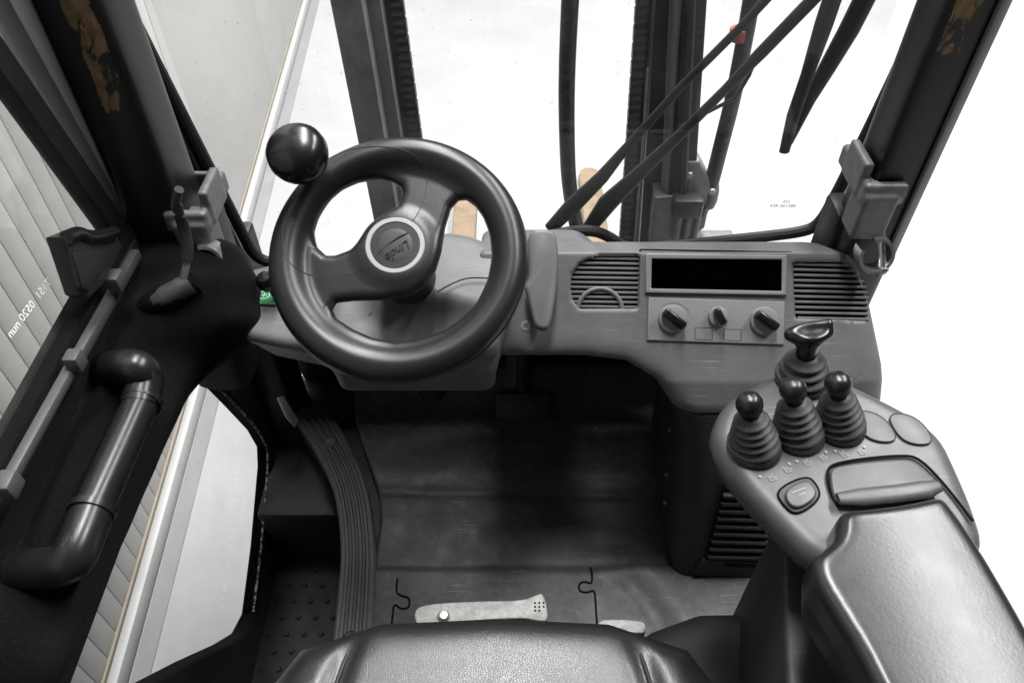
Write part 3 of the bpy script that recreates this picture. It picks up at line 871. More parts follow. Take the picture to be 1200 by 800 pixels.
# embossed swoosh and lettering on the hub cap, turned with the wheel
ang = R(180 + 36)
em = hm @ Matrix.Rotation(ang, 4, 'Z')
swo = [em @ Vector((x, y - .004, .0078)) for x, y in ((-.021, .000), (-.010, -.002), (.002, -.0015), (.013, -.001), (.022, .001))]
tube('hub_swoosh', smooth_path(swo, 2), [.0004, .0007, .001, .0014, .0016, .0017, .0017, .0016, .0014, .0011, .0009, .0006, .0004][:len(smooth_path(swo, 2))] + [.0005] * max(0, len(smooth_path(swo, 2)) - 13), M_dark, wheel, 8)
obj('hub_lettering', text_me('hub_lettering', 'Linde', em @ Matrix.Translation((.0, .007, .0078)), .0145, .0012, .35), M_wheelsm, wheel)
# moulded parting line round the upper-left opening
gro = z2([(290, 428), (230, 446), (160, 451), (105, 438), (78, 405), (74, 340), (92, 255), (135, 185), (190, 145), (290, 124), (375, 130), (428, 152), (446, 190), (440, 240), (415, 300), (400, 315)])
gpts = []
for p in smooth_path([Vector((p[0], p[1], 0)) for p in gro], 2):
    x, y = sw(p.x, p.y, .008)
    rr_ = math.hypot(x, y)
    # height of the wheel's face here
    zz = np.linspace(.03, -.02, 101)
    dv = f_wheel(np.full(101, x), np.full(101, y), zz)
    k = int(np.argmax(dv < 0)); gpts.append(SM @ Vector((x, y, zz[k] + .0003)))
tube('wheel_seam', gpts, .0006, M_dark, wheel, 6)
# spinner knob
kx = sw(360, 200, .015)
km = SM @ Matrix.Translation((kx[0], kx[1], .012))
kn = lathe('spinner_knob', [(0, 0), (.015, 0), (.013, .010), (.012, .018), (.018, .021), (.027, .026), (.0325, .034), (.0345, .044), (.033, .054), (.028, .062), (.019, .0665), (.008, .068), (0, .068)], km, M_knob, wheel, 40)
tag(kn, 'glossy black ball knob on the steering wheel rim')
# column boot
lathe('steering_column', [(0, -.01), (.034, -.01), (.036, -.03), (.031, -.05), (.033, -.075), (.036, -.11), (.0, -.11)], hm, M_dark, wheel, 32)

# ================================================================== armrest console
AZ = .62
pan = [(832, 512), (836, 485), (850, 462), (880, 444), (908, 430), (935, 424), (972, 430), (1030, 456), (1080, 482), (1112, 508), (1130, 545), (1150, 590), (1166, 640), (1130, 670), (1000, 672), (950, 655), (905, 610), (855, 555)]
panw = [(p.x, p.y) for p in chaikin([P(x, y, z=AZ) for x, y in pan], 2)]
def f_arm(X, Y, Z):
    d2 = sd_poly(X, Y, panw) + .002
    side = d2 + .72 * np.maximum(AZ - .03 - Z, 0)
    top = Z - AZ + .0005
    d = smax(side, top, .022)
    return smax(d, .455 - Z, .01)
arm = obj('armrest_console', net('armrest_console', lambda X, Y, Z: np.maximum(f_arm(X, Y, Z), AZ - .026 - Z), (.15, .22, .58), (.50, .60, .64), .0036), M_cons, FT)
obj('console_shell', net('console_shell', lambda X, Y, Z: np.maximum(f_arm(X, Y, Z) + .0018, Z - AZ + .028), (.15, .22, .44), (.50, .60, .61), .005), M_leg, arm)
tag(arm, 'dark grey armrest console carrying the hydraulic levers')
# lower support shell below the armrest
supp = chaikin([P(x, y, z=.5) for x, y in ((898, 590), (930, 585), (1010, 600), (1060, 700), (1060, 860), (900, 860), (896, 740))], 2)
slab('arm_support', [Vector((p.x + .012, p.y, .525)) for p in supp], (0, 0, 1), .40, M_under, arm, .006)
# pad
PZ = .652
pad = [(950, 668), (954, 650), (968, 640), (980, 628), (982, 606), (990, 597), (1020, 595), (1060, 590), (1094, 582), (1106, 582), (1124, 604), (1150, 642), (1185, 700), (1230, 780), (1300, 910), (1065, 910), (1036, 830), (1005, 765), (978, 720), (960, 690)]
padw = [(p.x, p.y) for p in chaikin([P(x, y, z=PZ) for x, y in pad], 1)]
def f_pad(X, Y, Z):
    d2 = sd_poly(X, Y, padw)
    top = PZ + .006 - .45 * (X - .33) ** 2
    return smax(smax(d2 + .25 * np.maximum(PZ - .03 - Z, 0), Z - top, .014), PZ - .085 - Z, .01)
padp = obj('armrest_pad', net('armrest_pad', f_pad, (.18, .08, .55), (.46, .40, .68), .0038), M_arm, arm)
tag(padp, 'smooth glossy black padded armrest top')
# tray cover between levers and pad
trc = [(972, 552), (980, 544), (1060, 536), (1074, 541), (1100, 566), (1098, 574), (1040, 584), (985, 590), (976, 580)]
slab('tray_lid', chaikin([P(x, y, z=AZ + .006) for x, y in trc], 2), (0, 0, 1), .008, M_cons, arm, .0025)
tube('tray_ridge', [P(x, y, z=AZ + .008) for x, y in ((982, 584), (1010, 582), (1050, 578), (1085, 573), (1100, 569))], [.006, .009, .009, .009, .006], M_cons, arm, 16, flat=.55)
tube('tray_gap', smooth_path([P(x, y, z=AZ + .002) for x, y in ((983, 592), (974, 578), (968, 553), (978, 541), (1062, 532), (1080, 539), (1106, 566), (1140, 610))], 3), .0014, M_void, arm, 8)
# oval blanking caps
for cx, cy in ((1024, 500), (1066, 503)):
    q = [(cx + x * .88, cy + y * .88) for x, y in ((-28, -14), (-22, -22), (0, -20), (18, -8), (30, 10), (28, 19), (8, 20), (-12, 12))]
    pw = chaikin([P(x, y, z=AZ + .0015) for x, y in q], 3)
    slab('blank_cap', pw, (0, 0, 1), .004, M_cons, arm, .001)
    tube('cap_gap', pw + [pw[0]], .0005, M_dark, arm, 6)
# D-shaped rocker button
q = chaikin([P(x, y, z=AZ + .001) for x, y in ((908, 574), (945, 556), (958, 568), (962, 584), (934, 604), (918, 592))], 3)
slab('rocker_recess', q, (0, 0, 1), .002, M_under, arm, 0)
tube('rocker_gap', q + [q[0]], .001, M_void, arm, 8)
q2 = chaikin([P(x, y, z=AZ + .005) for x, y in ((920, 572), (945, 560), (956, 570), (958, 582), (936, 596), (922, 588))], 3)
rk = slab('rocker_button', q2, (0, 0, 1), .005, M_cons, arm, .002)
for a, b in (((928, 577), (944, 571)), ((936, 580), (944, 577))):
    bar_between('button_mark', P(*a, z=AZ + .0052), P(*b, z=AZ + .0052), .0008, .0003, M_print, arm, (0, 0, 1), 0)
# sunken gap between the pad and its shell on the near side
tube('hinge_pivot', smooth_path([P(x, y, z=zz) for x, y, zz in ((975, 735, .60), (995, 728, .605), (1010, 745, .605), (1022, 775, .60), (1040, 830, .60))], 3), .013, M_knob, arm, 12)

# levers
def boot_prof(r0, r1, h, n):
    p = [(0, 0), (r0 * 1.04, 0), (r0 * 1.06, .003), (r0 * .95, .006)]
    for i in range(n):
        t0 = i / n; ra = r0 + (r1 - r0) * t0; rb = r0 + (r1 - r0) * (i + 1) / n
        z0 = .006 + (h - .006) * t0; dz = (h - .006) / n
        p += [(ra * .74, z0 + dz * .02), (ra * .96, z0 + dz * .10), (ra * 1.03, z0 + dz * .2), (ra * 1.02, z0 + dz * .3), (ra * .94, z0 + dz * .42), (rb * .80, z0 + dz * .8), (rb * .74, z0 + dz * .98)]
    return p + [(0, h)]
def lever(base_px, top_px, hgt, r0, r1, knobp, nb, label):
    b = P(*base_px, z=AZ + .001); t = P(*top_px, z=AZ + hgt)
    ax = (t - b).normalized()
    e = empty('control_lever', b, FT)
    tag(e, label)
    m = frame(b, ax)
    # the boot leans: base stays on the panel
    L = (t - b).length
    hb = L - .026 if knobp else L * .72
    prof = boot_prof(r0, r1, hb, nb)
    seg = 28; Vv = []; Ff = []
    for r, h in prof:
        s = min(1, h / (hb * .35))
        c = b + Vector((0, 0, 1)) * (h * ax.z) + Vector((ax.x, ax.y, 0)) * h
        zax = (Vector((0, 0, 1)) * (1 - s) + ax * s).normalized()
        mm = frame(c, zax)
        for k in range(seg):
            a = 2 * math.pi * k / seg
            Vv.append(mm @ Vector((max(r, 1e-5) * math.cos(a), max(r, 1e-5) * math.sin(a), 0)))
    for i in range(len(prof) - 1):
        for k in range(seg):
            l = (k + 1) % seg; Ff.append((i * seg + k, i * seg + l, (i + 1) * seg + l, (i + 1) * seg + k))
    obj('boot', me_from('boot', Vv, Ff, angle=60), M_boot, e)
    mk = frame(b + ax * (hb - .003), ax)
    if knobp == 'ball':
        lathe('lever_knob', [(0, 0), (.0085, 0), (.008, .003), (.0085, .007), (.0112, .0105), (.0126, .016), (.0124, .021), (.010, .0262), (.006, .0288), (0, .0295)], mk, M_knob2, e, 28)
    return e, mk
M_knob2 = plastic('lever_knob_matt', .010, .3, 1500, .08, .2, rvar=.08)
lever((884, 524), (877, 463), .066, .0248, .0145, 'ball', 5, 'bellows lever nearest the ribbed side grille of the dashboard')
lever((935, 509), (928, 446), .066, .0248, .0145, 'ball', 5, 'middle bellows lever of the row of three')
lever((983, 499), (982, 440), .066, .0248, .0145, 'ball', 5, 'bellows lever beside the oval blanking caps')
je, jm = lever((940, 444), (946, 405), .046, .027, .017, None, 3, 'larger lever with a winged glossy grip ahead of the other three')
# winged grip of the big lever
def f_grip(X, Y, Z):
    st = sd_cap(X, Y, Z, (0, 0, -.005), (0, 0, .03), .012, .0145)
    wing = sd_ell(X, Y, Z, (.003, .004, .036), (.029, .016, .011))
    lip = sd_cap(X, Y, Z, (-.022, .004, .038), (.026, .010, .045), .006, .0055)
    d = smin(smin(st, wing, .012), lip, .010)
    return smax(d, -sd_ell(X, Y, Z, (.004, -.006, .056), (.026, .013, .013)), .006)
obj('lever_grip', net('lever_grip', f_grip, (-.045, -.03, -.02), (.045, .035, .065), .0022, jm @ Matrix.Scale(.8, 4)), M_knob, je)

# pictograms printed beside the levers (flat print)
def picto(px, py, flip=1, sc=1.0):
    c = P(px, py, z=AZ + .0006)
    ux = (P(px + 10, py - 3.6, z=AZ) - P(px, py, z=AZ)).normalized(); uy = Vector((-ux.y, ux.x, 0))
    def q(x, y): return c + (ux * x * flip + uy * y) * .0011 * sc
    me_v = []; me_f = []
    def line(a, b, w=.0007):
        a, b = q(*a), q(*b); d = (b - a).normalized(); s = Vector((-d.y, d.x, 0)) * w * .5
        k = len(me_v); me_v.extend([a - s, b - s, b + s, a + s]); me_f.append((k, k + 1, k + 2, k + 3))
    line((-3, 3), (-3, -3)); line((-3, -3), (3, -3)); line((1, 3.5), (1, -2)); line((1, -1), (4, -1)); line((-1, 2.5), (-1, -2)); line((-3, .5), (-1, .5))
    return me_v, me_f
M_mark = plastic('white_print', .27, .6, 500, 0, .05)
for i, (x, y, fl_) in enumerate(((905, 556, 1), (923, 546, 1), (946, 538, 1), (965, 532, 1), (989, 528, 1), (1010, 525, 1))):
    mv, mf = picto(x, y + 3, fl_, .95)
    obj('lever_pictogram', me_from('lever_pictogram', mv, mf, smooth=False), M_mark, arm)
for x, y in ((891, 556), (925, 541), (934, 538), (968, 527), (979, 526), (1013, 521)):
    c = P(x, y + 2, z=AZ + .0006)
    obj('arrow_mark', me_from('arrow_mark', [c + Vector((math.cos(a), math.sin(a), 0)) * .0018 for a in (0, 1.57, 3.14, 4.71)], [(0, 1, 2, 3)], smooth=False), M_mark, arm)

# ================================================================== seat
SZ = .47
def f_seat(X, Y, Z):
    xc = -.018
    x = X - xc
    d = sd_box(x, Y, Z, (0, .095, SZ - .055), (.245, .245 , .055), .05)
    fr = sd_poly(x, Y, [(-.25, -.2), (-.25, .18), (-.238, .26), (-.20, .322), (-.12, .350), (0, .356), (.12, .350), (.20, .322), (.238, .26), (.25, .18), (.25, -.2)])
    d = smax(fr - .002, np.abs(Z - (SZ - .06)) - .06, .055)
    # side bolsters and the seams beside them
    bl = sd_cap(x, Y, Z, (-.198, .22, SZ - .03), (-.205, -.2, SZ - .01), .043)
    br = sd_cap(x, Y, Z, (.198, .22, SZ - .03), (.205, -.2, SZ - .01), .043)
    d = smin(d, np.minimum(bl, br), .03)
    for s in (-1, 1):
        xs_ = s * (.142 + .02 * np.clip((.33 - Y) / .1, 0, 1))
        gro_ = np.sqrt((x - xs_) ** 2 + (Z - SZ - .004) ** 2) - .009
        d = smax(d, -gro_, .012)
    return d
seat = empty('seat', (0, .1, .3), FT)
tag(seat, 'black vinyl driver seat cushion with side bolsters')
cu = obj('cushion', net('cushion', f_seat, (-.31, -.22, .30), (.30, .40, .55), .0055), M_seat, seat)
sp = []
for s in (-1, 1):
    pts = [Vector((-.018 + s * (.142 + .02 * min(1, max(0, (.33 - y) / .1))), y, SZ - .0045 - max(0, (y - .288)) ** 2 * 9)) for y in np.linspace(.322, -.1, 20)]
    tube('seam_piping', pts, .0022, M_black, cu, 8)
box('seat_base', (-.008, .08, .24), (.40, .42, .20), M_under, seat, .02)
# seat adjusting levers, worn grey paint
def worn_lever(name, path, widths, t, label):
    path = [Vector(p) for p in path]
    L_ = []; R_ = []
    for i, p in enumerate(path):
        d = (path[min(i + 1, len(path) - 1)] - path[max(0, i - 1)]).normalized()
        s = Vector((-d.y, d.x, 0)).normalized() * widths[i] * .5
        L_.append(p + s); R_.append(p - s)
    o = slab(name, chaikin(L_ + R_[::-1], 2), (0, 0, 1), t, M_worn, FT, .002)
    return tag(o, label)
LZ = .30
wp = [P(x, y, z=LZ) for x, y in ((486, 724), (500, 720), (560, 715), (612, 713), (628, 712), (641, 710))]
wl = worn_lever('seat_slide_bar', wp, [.022, .030, .026, .023, .034, .040], .009, 'worn grey metal seat adjusting bar with a bolt')
lathe('bolt', [(0, 0), (.008, 0), (.008, .002), (.005, .0055), (0, .0065)], frame(P(520, 722, z=LZ), (0, 0, 1)), M_steel, wl, 16)
for i in range(8):
    lathe('grip_hole', [(0, 0), (.0014, 0), (.0014, .0004), (0, .0004)], frame(P(627 + (i % 3) * 5 , 706 + (i // 3) * 4.5, z=LZ), (0, 0, 1)), M_void, wl, 8)
worn_lever('seat_tilt_lever', [P(x, y, z=LZ) for x, y in ((700, 733), (725, 732), (748, 734), (757, 735))], [.016, .017, .017, .013], .012, 'short worn white lever end beside the seat cushion')
# vinyl covered engine hood to the right of the seat
def f_hood(X, Y, Z):
    p = sd_poly(X, Y, [(.12, -.3), (.12, .36), (.17, .405), (.235, .428), (.42, .432), (.42, -.3)])
    return smax(p, np.abs(Z - .16) - .16, .05)
hood = obj('engine_hood', net('engine_hood', f_hood, (.08, -.33, -.02), (.46, .47, .36), .007), M_hood, FT)
tag(hood, 'black grained vinyl hood cover right of the seat')

# ================================================================== left A pillar, right A pillar
def pillar(name, sx, y, mat, label, zt=1.95):
    # rounded trapezoid section
    sec = [(-.047, -.030), (-.040, -.046), (.030, -.044), (.047, -.026), (.047, .03), (.03, .046), (-.035, .046), (-.047, .03)]
    sec = [(p.x * (1 if sx > 0 else -1), p.y) for p in chaikin([Vector((a, b, 0)) for a, b in sec], 2)]
    wf = .82 if sx > 0 else .96
    rings = [[Vector((sx + a * wf, y + b * wf, z)) for a, b in sec] for z in np.linspace(.30, zt, 12)]
    Vv, Ff = loft(rings)
    o = obj(name, me_from(name, Vv, Ff, angle=50), mat, FT)
    return tag(o, label)
M_pl = pillar_taped('pillar_tape_residue', .885, .13, -.445, .465)
M_pr = pillar_taped('pillar_tape_stain', .92, .10, .480, .47)
pl = pillar('cab_pillar', -.462, .835, M_pl, 'black cab pillar with flaking brown adhesive beside the door')
pr = pillar('cab_pillar', .492, .85, M_pr, 'black cab pillar on the right of the windscreen')
# pale strip that puts the lit rear bevel of the right pillar into colour
bar_between('pillar_lit_edge', (.517, .815, .52), (.517, .815, 1.9), .018, .006, plastic('lit_edge_grey', .12, .45, 700, .1, .1), pr, (.5, -1, 0), .003)
# clamps with rings
def clamp(px, s, lab):
    y = px.y
    e = empty('pillar_clamp', px, FT); tag(e, lab)
    def cl(X, Y, Z):
        d = sd_box(X, Y, Z, (0, 0, 0), (.050, .050, .015), .006)
        d = np.maximum(d, -sd_box(X, Y, Z, (0, 0, .0), (.040, .040, .2), .015))
        d = np.maximum(d, s * X - .004)
        ft = sd_box(X, Y, Z, (-s * .026, -.034, -.032), (.022, .022, .034), .005)
        lip = sd_box(X, Y, Z, (-s * .047, -.005, .012), (.006, .03, .024), .003)
        return smin(smin(d, ft, .006), lip, .004)
    obj('clamp_body', net('clamp_body', cl, (-.075, -.1, -.075), (.075, .07, .035), .003, Matrix.Translation(px)), M_cast, e)
    c = px + (Vector((-.012, -.062, -.082)) if s > 0 else Vector((.040, -.062, -.050)))
    rp = [c + Vector((math.cos(a) * .021, math.sin(a) * .008, math.sin(a) * .021)) for a in np.linspace(R(-200), R(110), 28)]
    V_ = []; F_ = []
    for p in rp:
        dd = Vector((0, -1, .2)).normalized() * .011
        o_ = (p - c).normalized() * .0022
        V_ += [p - dd - o_, p + dd - o_, p + dd + o_, p - dd + o_]
    for i in range(len(rp) - 1):
        for k in range(4):
            l = (k + 1) % 4; F_.append((i * 4 + k, i * 4 + l, i * 4 + 4 + l, i * 4 + 4 + k))
    obj('clamp_ring', me_from('clamp_ring', V_, F_, angle=40), M_steel, e)
    lathe('clamp_pin', [(0, -.022), (.008, -.022), (.0085, -.018), (.0055, -.016), (.005, .03), (0, .03)], frame(c + Vector((s * .010, -.002, -.002)), (-.1 * s, .6, .8)), M_steel, e, 16)
    return e
clamp(Vector((-.436, .835, .632)), -1, 'grey cast clamp with steel ring on the door side pillar')
clamp(Vector((.490, .85, .664)), 1, 'grey cast clamp with steel ring and pin on the right pillar')
# pillar foot under the clamps
for s, x, y in ((-1, -.44, .86), (1, .480, .875)):
    bar_between('pillar_foot', (x, y, .42), (x, y, .60), .075, .06, M_pill, pl if s < 0 else pr, (0, 1, 0), .01)

# ================================================================== windscreen
WY = .962
def wsy(z): return WY - (z - .5) * .04
def wp_(px, py):
    n_ = Vector((0, -1, -.04)).normalized()
    return on_plane(px, py, Vector((0, WY, .5)), n_)
ws = empty('windscreen', (0, WY, .5), FT)
tag(ws, 'clear windscreen pane with dusty specks between the pillars')
gpts_ = [(-.44, .41), (.47, .41), (.47, 1.6), (-.44, 1.6)]
slab('glass_pane', [(x, wsy(z), z) for x, z in gpts_], (0, -1, -.04), .005, M_glass, ws, 0)
inner = [(142, -8), (200, 105), (283, 268), (297, 297), (320, 308), (420, 305), (560, 296), (650, 272), (690, 267), (712, 274), (735, 291), (800, 285), (880, 277), (940, 270), (958, 262), (975, 235), (1040, 105), (1092, -8)]
sp_ = smooth_path([wp_(x, y) for x, y in inner], 2)
top_l = Vector((sp_[0].x - .10, wsy(1.55), 1.55)); top_r = Vector((sp_[-1].x + .1, wsy(1.55), 1.55))
tube('window_seal', [top_l] + [p - Vector((0, .004, 0)) for p in sp_] + [top_r], .009, M_black, ws, 10)
# black printed border / frame outside the seal on both sides
for s, pts in ((-1, ((135, -10), (255, 235))), (1, ((1100, -10), (985, 240)))):
    a, b = wp_(*pts[0]), wp_(*pts[1])
    a = a + (a - b) * 2.0; b = b + (b - a).normalized() * .12
    bar_between('frame_bar', a + Vector((s * .012, -.01, 0)), b + Vector((s * .012, -.01, 0)), .034, .02, M_pill, ws, (0, -1, 0), .005)
# approval stamp etched in the pane
def onws(px, py): return wp_(px, py) + Vector((0, -.003, 0))
stm = frame(onws(917, 240), (0, -1, -.04), (1, 0, 0))
obj('glass_stamp', text_me('glass_stamp', '43R-001586', stm, .008, .0001), M_under, ws)
stm = frame(onws(921, 235), (0, -1, -.04), (1, 0, 0))
obj('glass_stamp', text_me('glass_stamp', 'AS2', stm, .007, .0001), M_under, ws)

# ================================================================== wipers (outside the pane)
def wo(px, py, off=.03):
    return on_plane(px, py, Vector((0, WY + off, .5)), Vector((0, -1, -.04)).normalized())
wip = empty('wiper', wo(670, 262), FT); tag(wip, 'black twin arm windscreen wiper rising from the dashboard centre')
def arm_(pts, w, off=.03, nm='wiper_arm', parent=None):
    q = [wo(x, y, off) for x, y in pts]
    return tube(nm, q, w, M_black, parent or wip, 10, flat=.7, up=(0, 1, 0))
arm_([(645, 268), (672, 240), (705, 208), (735, 172), (800, 100), (870, 30), (930, -35), (1040, -150), (1090, -230)], [.011, .014, .011, .007, .006, .006, .006, .006, .006])
arm_([(690, 268), (712, 238), (745, 207), (800, 155), (850, 105), (892, 62), (960, -8), (1010, -60), (1100, -170), (1140, -240)], [.012, .016, .012, .008, .007, .009, .009, .009, .009, .009], .034)
arm_([(795, 150), (840, 126), (862, 115), (878, 88), (886, 68)], [.0025, .003, .003, .003, .0025], .045, 'washer_tube')
bl_ = empty('wiper_blade', wo(920, 175), FT); tag(bl_, 'black wiper blade tip hanging in front of the right windscreen')
arm_([(919, 178), (930, 135), (946, 88), (965, 30), (985, -30), (1020, -140)], [.0075, .0095, .009, .012, .012, .01], .022, 'blade_rubber', bl_)
arm_([(924, 168), (948, 118), (968, 82), (995, 35), (1020, -15), (1040, -50), (1090, -150)], [.006, .009, .012, .014, .014, .014, .012], .034, 'blade_arm', bl_)
arm_([(938, 128), (965, 88), (985, 50), (1000, 20)], [.002, .003, .003, .003], .045, 'blade_spring', bl_)

# ================================================================== mast
MY = 1.36
def mp_(px, py, y=MY): return P(px, py, y=y)
mast = empty('lifting_mast', (0, MY, GZ), FT); tag(mast, 'dark steel lifting mast with chains and hoses beyond the windscreen')
def upright(px0, px1, pyt, pyb, x0b, x1b, y, depth, mat, nm):
    """a channel: a vertical plate between two pixel columns at the top and bottom rows"""
    a, b = mp_(px0, pyt, y), mp_(px1, pyt, y)
    c, d = mp_(x1b, pyb, y), mp_(x0b, pyb, y)
    def ext(p, q, z): t = (z - p.z) / (q.z - p.z); return p + (q - p) * t
    quad = [ext(d, a, 1.95), ext(c, b, 1.95), ext(c, b, GZ + .09), ext(d, a, GZ + .09)]
    return slab(nm, quad, (0, -1, 0), depth, mat, mast, .004)
upright(386, 424, 0, 250, 436, 466, 1.34, .10, M_mast, 'channel_flange')
upright(425, 446, 0, 250, 466, 484, 1.38, .08, M_mast, 'channel_flange')
upright(446, 457, 0, 250, 484, 492, 1.41, .05, M_mastd, 'channel_lip')
upright(768, 806, 0, 250, 752, 783, 1.40, .05, M_mastd, 'channel_web')
upright(806, 829, 0, 250, 784, 813, 1.35, .09, M_mastd, 'channel_flange')
upright(762, 769, 0, 250, 743, 751, 1.345, .06, M_mastd, 'channel_lip')
a, b = mp_(795, 0, 1.37), mp_(782, 250, 1.37)
tube('lift_cylinder', [a + (a - b) * 1.5, b + (b - a) * .6], .016, M_mast, mast, 16)
tube('pressure_pipe', [mp_(812, -20, 1.33), mp_(800, 250, 1.33)], .007, M_mastd, mast, 10)
tube('edge_wire', [mp_(759, 80, 1.33), mp_(753, 170, 1.33), mp_(747, 240, 1.33), mp_(742, 300, 1.33)], .0025, M_cast, mast, 8)
# cross tie at the bottom of the mast
bar_between('cross_member', (-.34, 1.42, .02), (.34, 1.42, .02), .10, .05, M_mastd, mast, (0, -1, 0), .006)
# roller chains
link_me = []
for wx in (.0085, .0115):
    bm = bmesh.new()
    for s_ in (-1, 1):
        bmesh.ops.create_cube(bm, size=1, matrix=Matrix.Translation((s_ * wx, 0, 0)) @ Matrix.Diagonal((.004, .019, .027, 1)))
    bmesh.ops.create_cone(bm, cap_ends=True, segments=8, radius1=.0115, radius2=.0115, depth=.021, matrix=Matrix.Translation((0, 0, .008)) @ Matrix.Rotation(R(90), 4, 'Y'))
    me = bpy.data.meshes.new('chain_link'); bm.to_mesh(me); bm.free(); me.materials.append(M_chain)
    link_me.append(me)
def chain(pa, pb, y):
    a, b = mp_(*pa, y), mp_(*pb, y)
    a = a + (a - b) * .12; b = b + (b - a).normalized() * .22
    d = (b - a); L_ = d.length; d.normalize()
    rot = frame((0, 0, 0), d, (1, 0, 0)).to_euler()
    for i in range(int(L_ / .0165)):
        o = obj('chain_link', link_me[i % 2], None, mast, at=a + d * (i * .0165))
        o.rotation_euler = rot
chain((464, 0), (487, 160), 1.42)
chain((754, 0), (735, 250), 1.36)
# hoses
def hose(pts, r, y, nm='hydraulic_hose'):
    q = smooth_path([mp_(p[0], p[1], y if len(p) < 3 else p[2]) for p in pts], 3)
    return tube(nm, q, r, M_hose, mast, 14)
hose([(672, -60), (668, 0), (664, 90), (664, 150), (666, 210), (672, 250), (684, 300)], .0155, 1.33)
hose([(895, -80), (884, -20), (872, 50), (858, 120), (845, 170), (832, 222), (820, 250)], .0155, 1.36)
lathe('hose_band', [(.0158, -.011), (.0172, -.010), (.0172, .010), (.0158, .011)], frame(mp_(866, 40, 1.36), mp_(872, 10, 1.36) - mp_(864, 60, 1.36)), plastic('orange_band', .3, .5, 300, 0, .1, tint=(1.2, .22, .14)), mast, 18)
# hose bracket block low on the right upright
bk = empty('hose_bracket', mp_(800, 240, 1.33), mast)
brk = slab('hose_bracket_plate', [mp_(x, y, 1.345) for x, y in ((806, 190), (820, 190), (834, 216), (832, 240), (826, 268), (790, 292), (762, 292), (768, 232), (806, 228))], (0, -1, 0), .06, M_mast, mast, .006)
bpy.data.objects.remove(bk)
box('valve_block', mp_(805, 240, 1.32), (.06, .04, .045), M_mastd, mast, .006)
for px, py in ((795, 262), (806, 262), (818, 255)):
    c = mp_(px, py, 1.33)
    tube('pipe_stub', [c + Vector((0, 0, .03)), c - Vector((0, 0, .06))], .007, M_mast, mast, 10)
for px, py in ((834, 224), (820, 238), (808, 205)):
    lathe('bolt', [(0, 0), (.008, 0), (.008, .004), (.006, .007), (0, .007)], frame(mp_(px, py, 1.335), (0, -1, .2)), M_steel, mast, 6)
lathe('hose_fitting', [(0, -.03), (.014, -.03), (.018, -.012), (.018, .012), (.014, .03), (0, .03)], frame(mp_(832, 228, 1.36), mp_(834, 210, 1.36) - mp_(828, 240, 1.36)), M_cast, mast, 12)
box('tie_plate', mp_(828, 281, 1.36), (.12, .05, .02), M_mast, mast, .004)
# forks resting on the hall floor
def fork(cx, ytip, label):
    pts = [(-.045, 1.55), (-.045, ytip - .05), (-.036, ytip - .018), (-.015, ytip), (.015, ytip), (.036, ytip - .018), (.045, ytip - .05), (.045, 1.55)]
    o = slab('fork', [Vector((cx + a, b, GZ + .045)) for a, b in pts], (0, 0, 1), .04, M_fork, FT, .006)
    bar_between('fork_shank', (cx, 1.53, GZ + .01), (cx, 1.53, -.12), .09, .04, M_fork, o, (0, 1, 0), .005)
    return tag(o, label)
tA = P(548, 205, z=GZ + .045); tB = P(690, 196, z=GZ + .045)
fork(tA.x, 2.72, 'ochre fork arm behind the steering wheel')
fork(tB.x, tB.y, 'ochre fork arm behind the wiper base')

# ================================================================== door on the left
DX = -.50
def dp(px, py, x=DX): return P(px, py, x=x)
door = empty('cab_door', (DX, .5, -.2), FT)
tag(door, 'black felt lined cab door with grab handle and two windows')
# skin with the lower window opening
def curve_plate(name, loops, x0, thick, mat, parent, bev=.004):
    cu_ = bpy.data.curves.new(name, 'CURVE'); cu_.dimensions = '2D'; cu_.fill_mode = 'BOTH'; cu_.extrude = thick / 2 - bev; cu_.bevel_depth = bev; cu_.bevel_resolution = 2
    for lp in loops:
        s = cu_.splines.new('POLY'); s.points.add(len(lp) - 1); s.use_cyclic_u = True
        for q, (y, z) in zip(s.points, lp): q.co = (y, z, 0, 1)
    o = bpy.data.objects.new(name, cu_); col.objects.link(o); bpy.context.view_layer.update()
    me = bpy.data.meshes.new_from_object(o.evaluated_get(bpy.context.evaluated_depsgraph_get()))
    bpy.data.objects.remove(o)
    # curve plane (y, z) -> world
    me.transform(Matrix(((0, 0, 1, x0), (1, 0, 0, 0), (0, 1, 0, 0), (0, 0, 0, 1))))
    me.shade_smooth(); me.set_sharp_from_angle(angle=R(40)); me.materials.clear()
    return obj(name, me, mat, parent)
def yz(lst, x=DX): return [(dp(a, b, x).y, dp(a, b, x).z) for a, b in lst]
win_px = [(237, 432), (275, 472), (302, 502), (313, 522), (314, 545), (306, 640), (296, 720), (284, 744), (262, 758), (220, 778)]
wl_ = yz(win_px)
lowz = min(p[1] for p in wl_)
win = wl_ + [(.385, .155), (.33, .235), (.29, .31)] + yz([(70, 800), (175, 525), (190, 490)])
outer = [(.05, -.26), (.97, -.26), (1.02, -.05), (1.0, .10), (.93, .36), (.90, .60), (.87, .62), (.05, .60)]
dskin = curve_plate('door_panel', [outer, win], DX - .005, .032, M_felt, door, .005)
# white rubbed edge of the lower opening
edge = [dp(a, b, DX + .012) for a, b in ((240, 436), (275, 473), (302, 503), (313, 523), (314, 546), (306, 640), (297, 716))]
M_chip = None
def chip_mat():
    m, nt, b = mat_new('chipped_edge'); L = nt.links; v = coord(nt)
    n1 = noise(nt, v, 90, 5, .7)
    c = ramp(nt, [(.50, g(.02)), (.56, (.5, .52, .52, 1))], n1); L.new(c, b.inputs['Base Color']); b.inputs['Roughness'].default_value = .6
    return m
tube('window_edge', edge, .0022, chip_mat(), door, 6)
slab('lower_glass', [Vector((DX - .018, y, z)) for y, z in win], (1, 0, 0), .004, M_glass, door, 0)
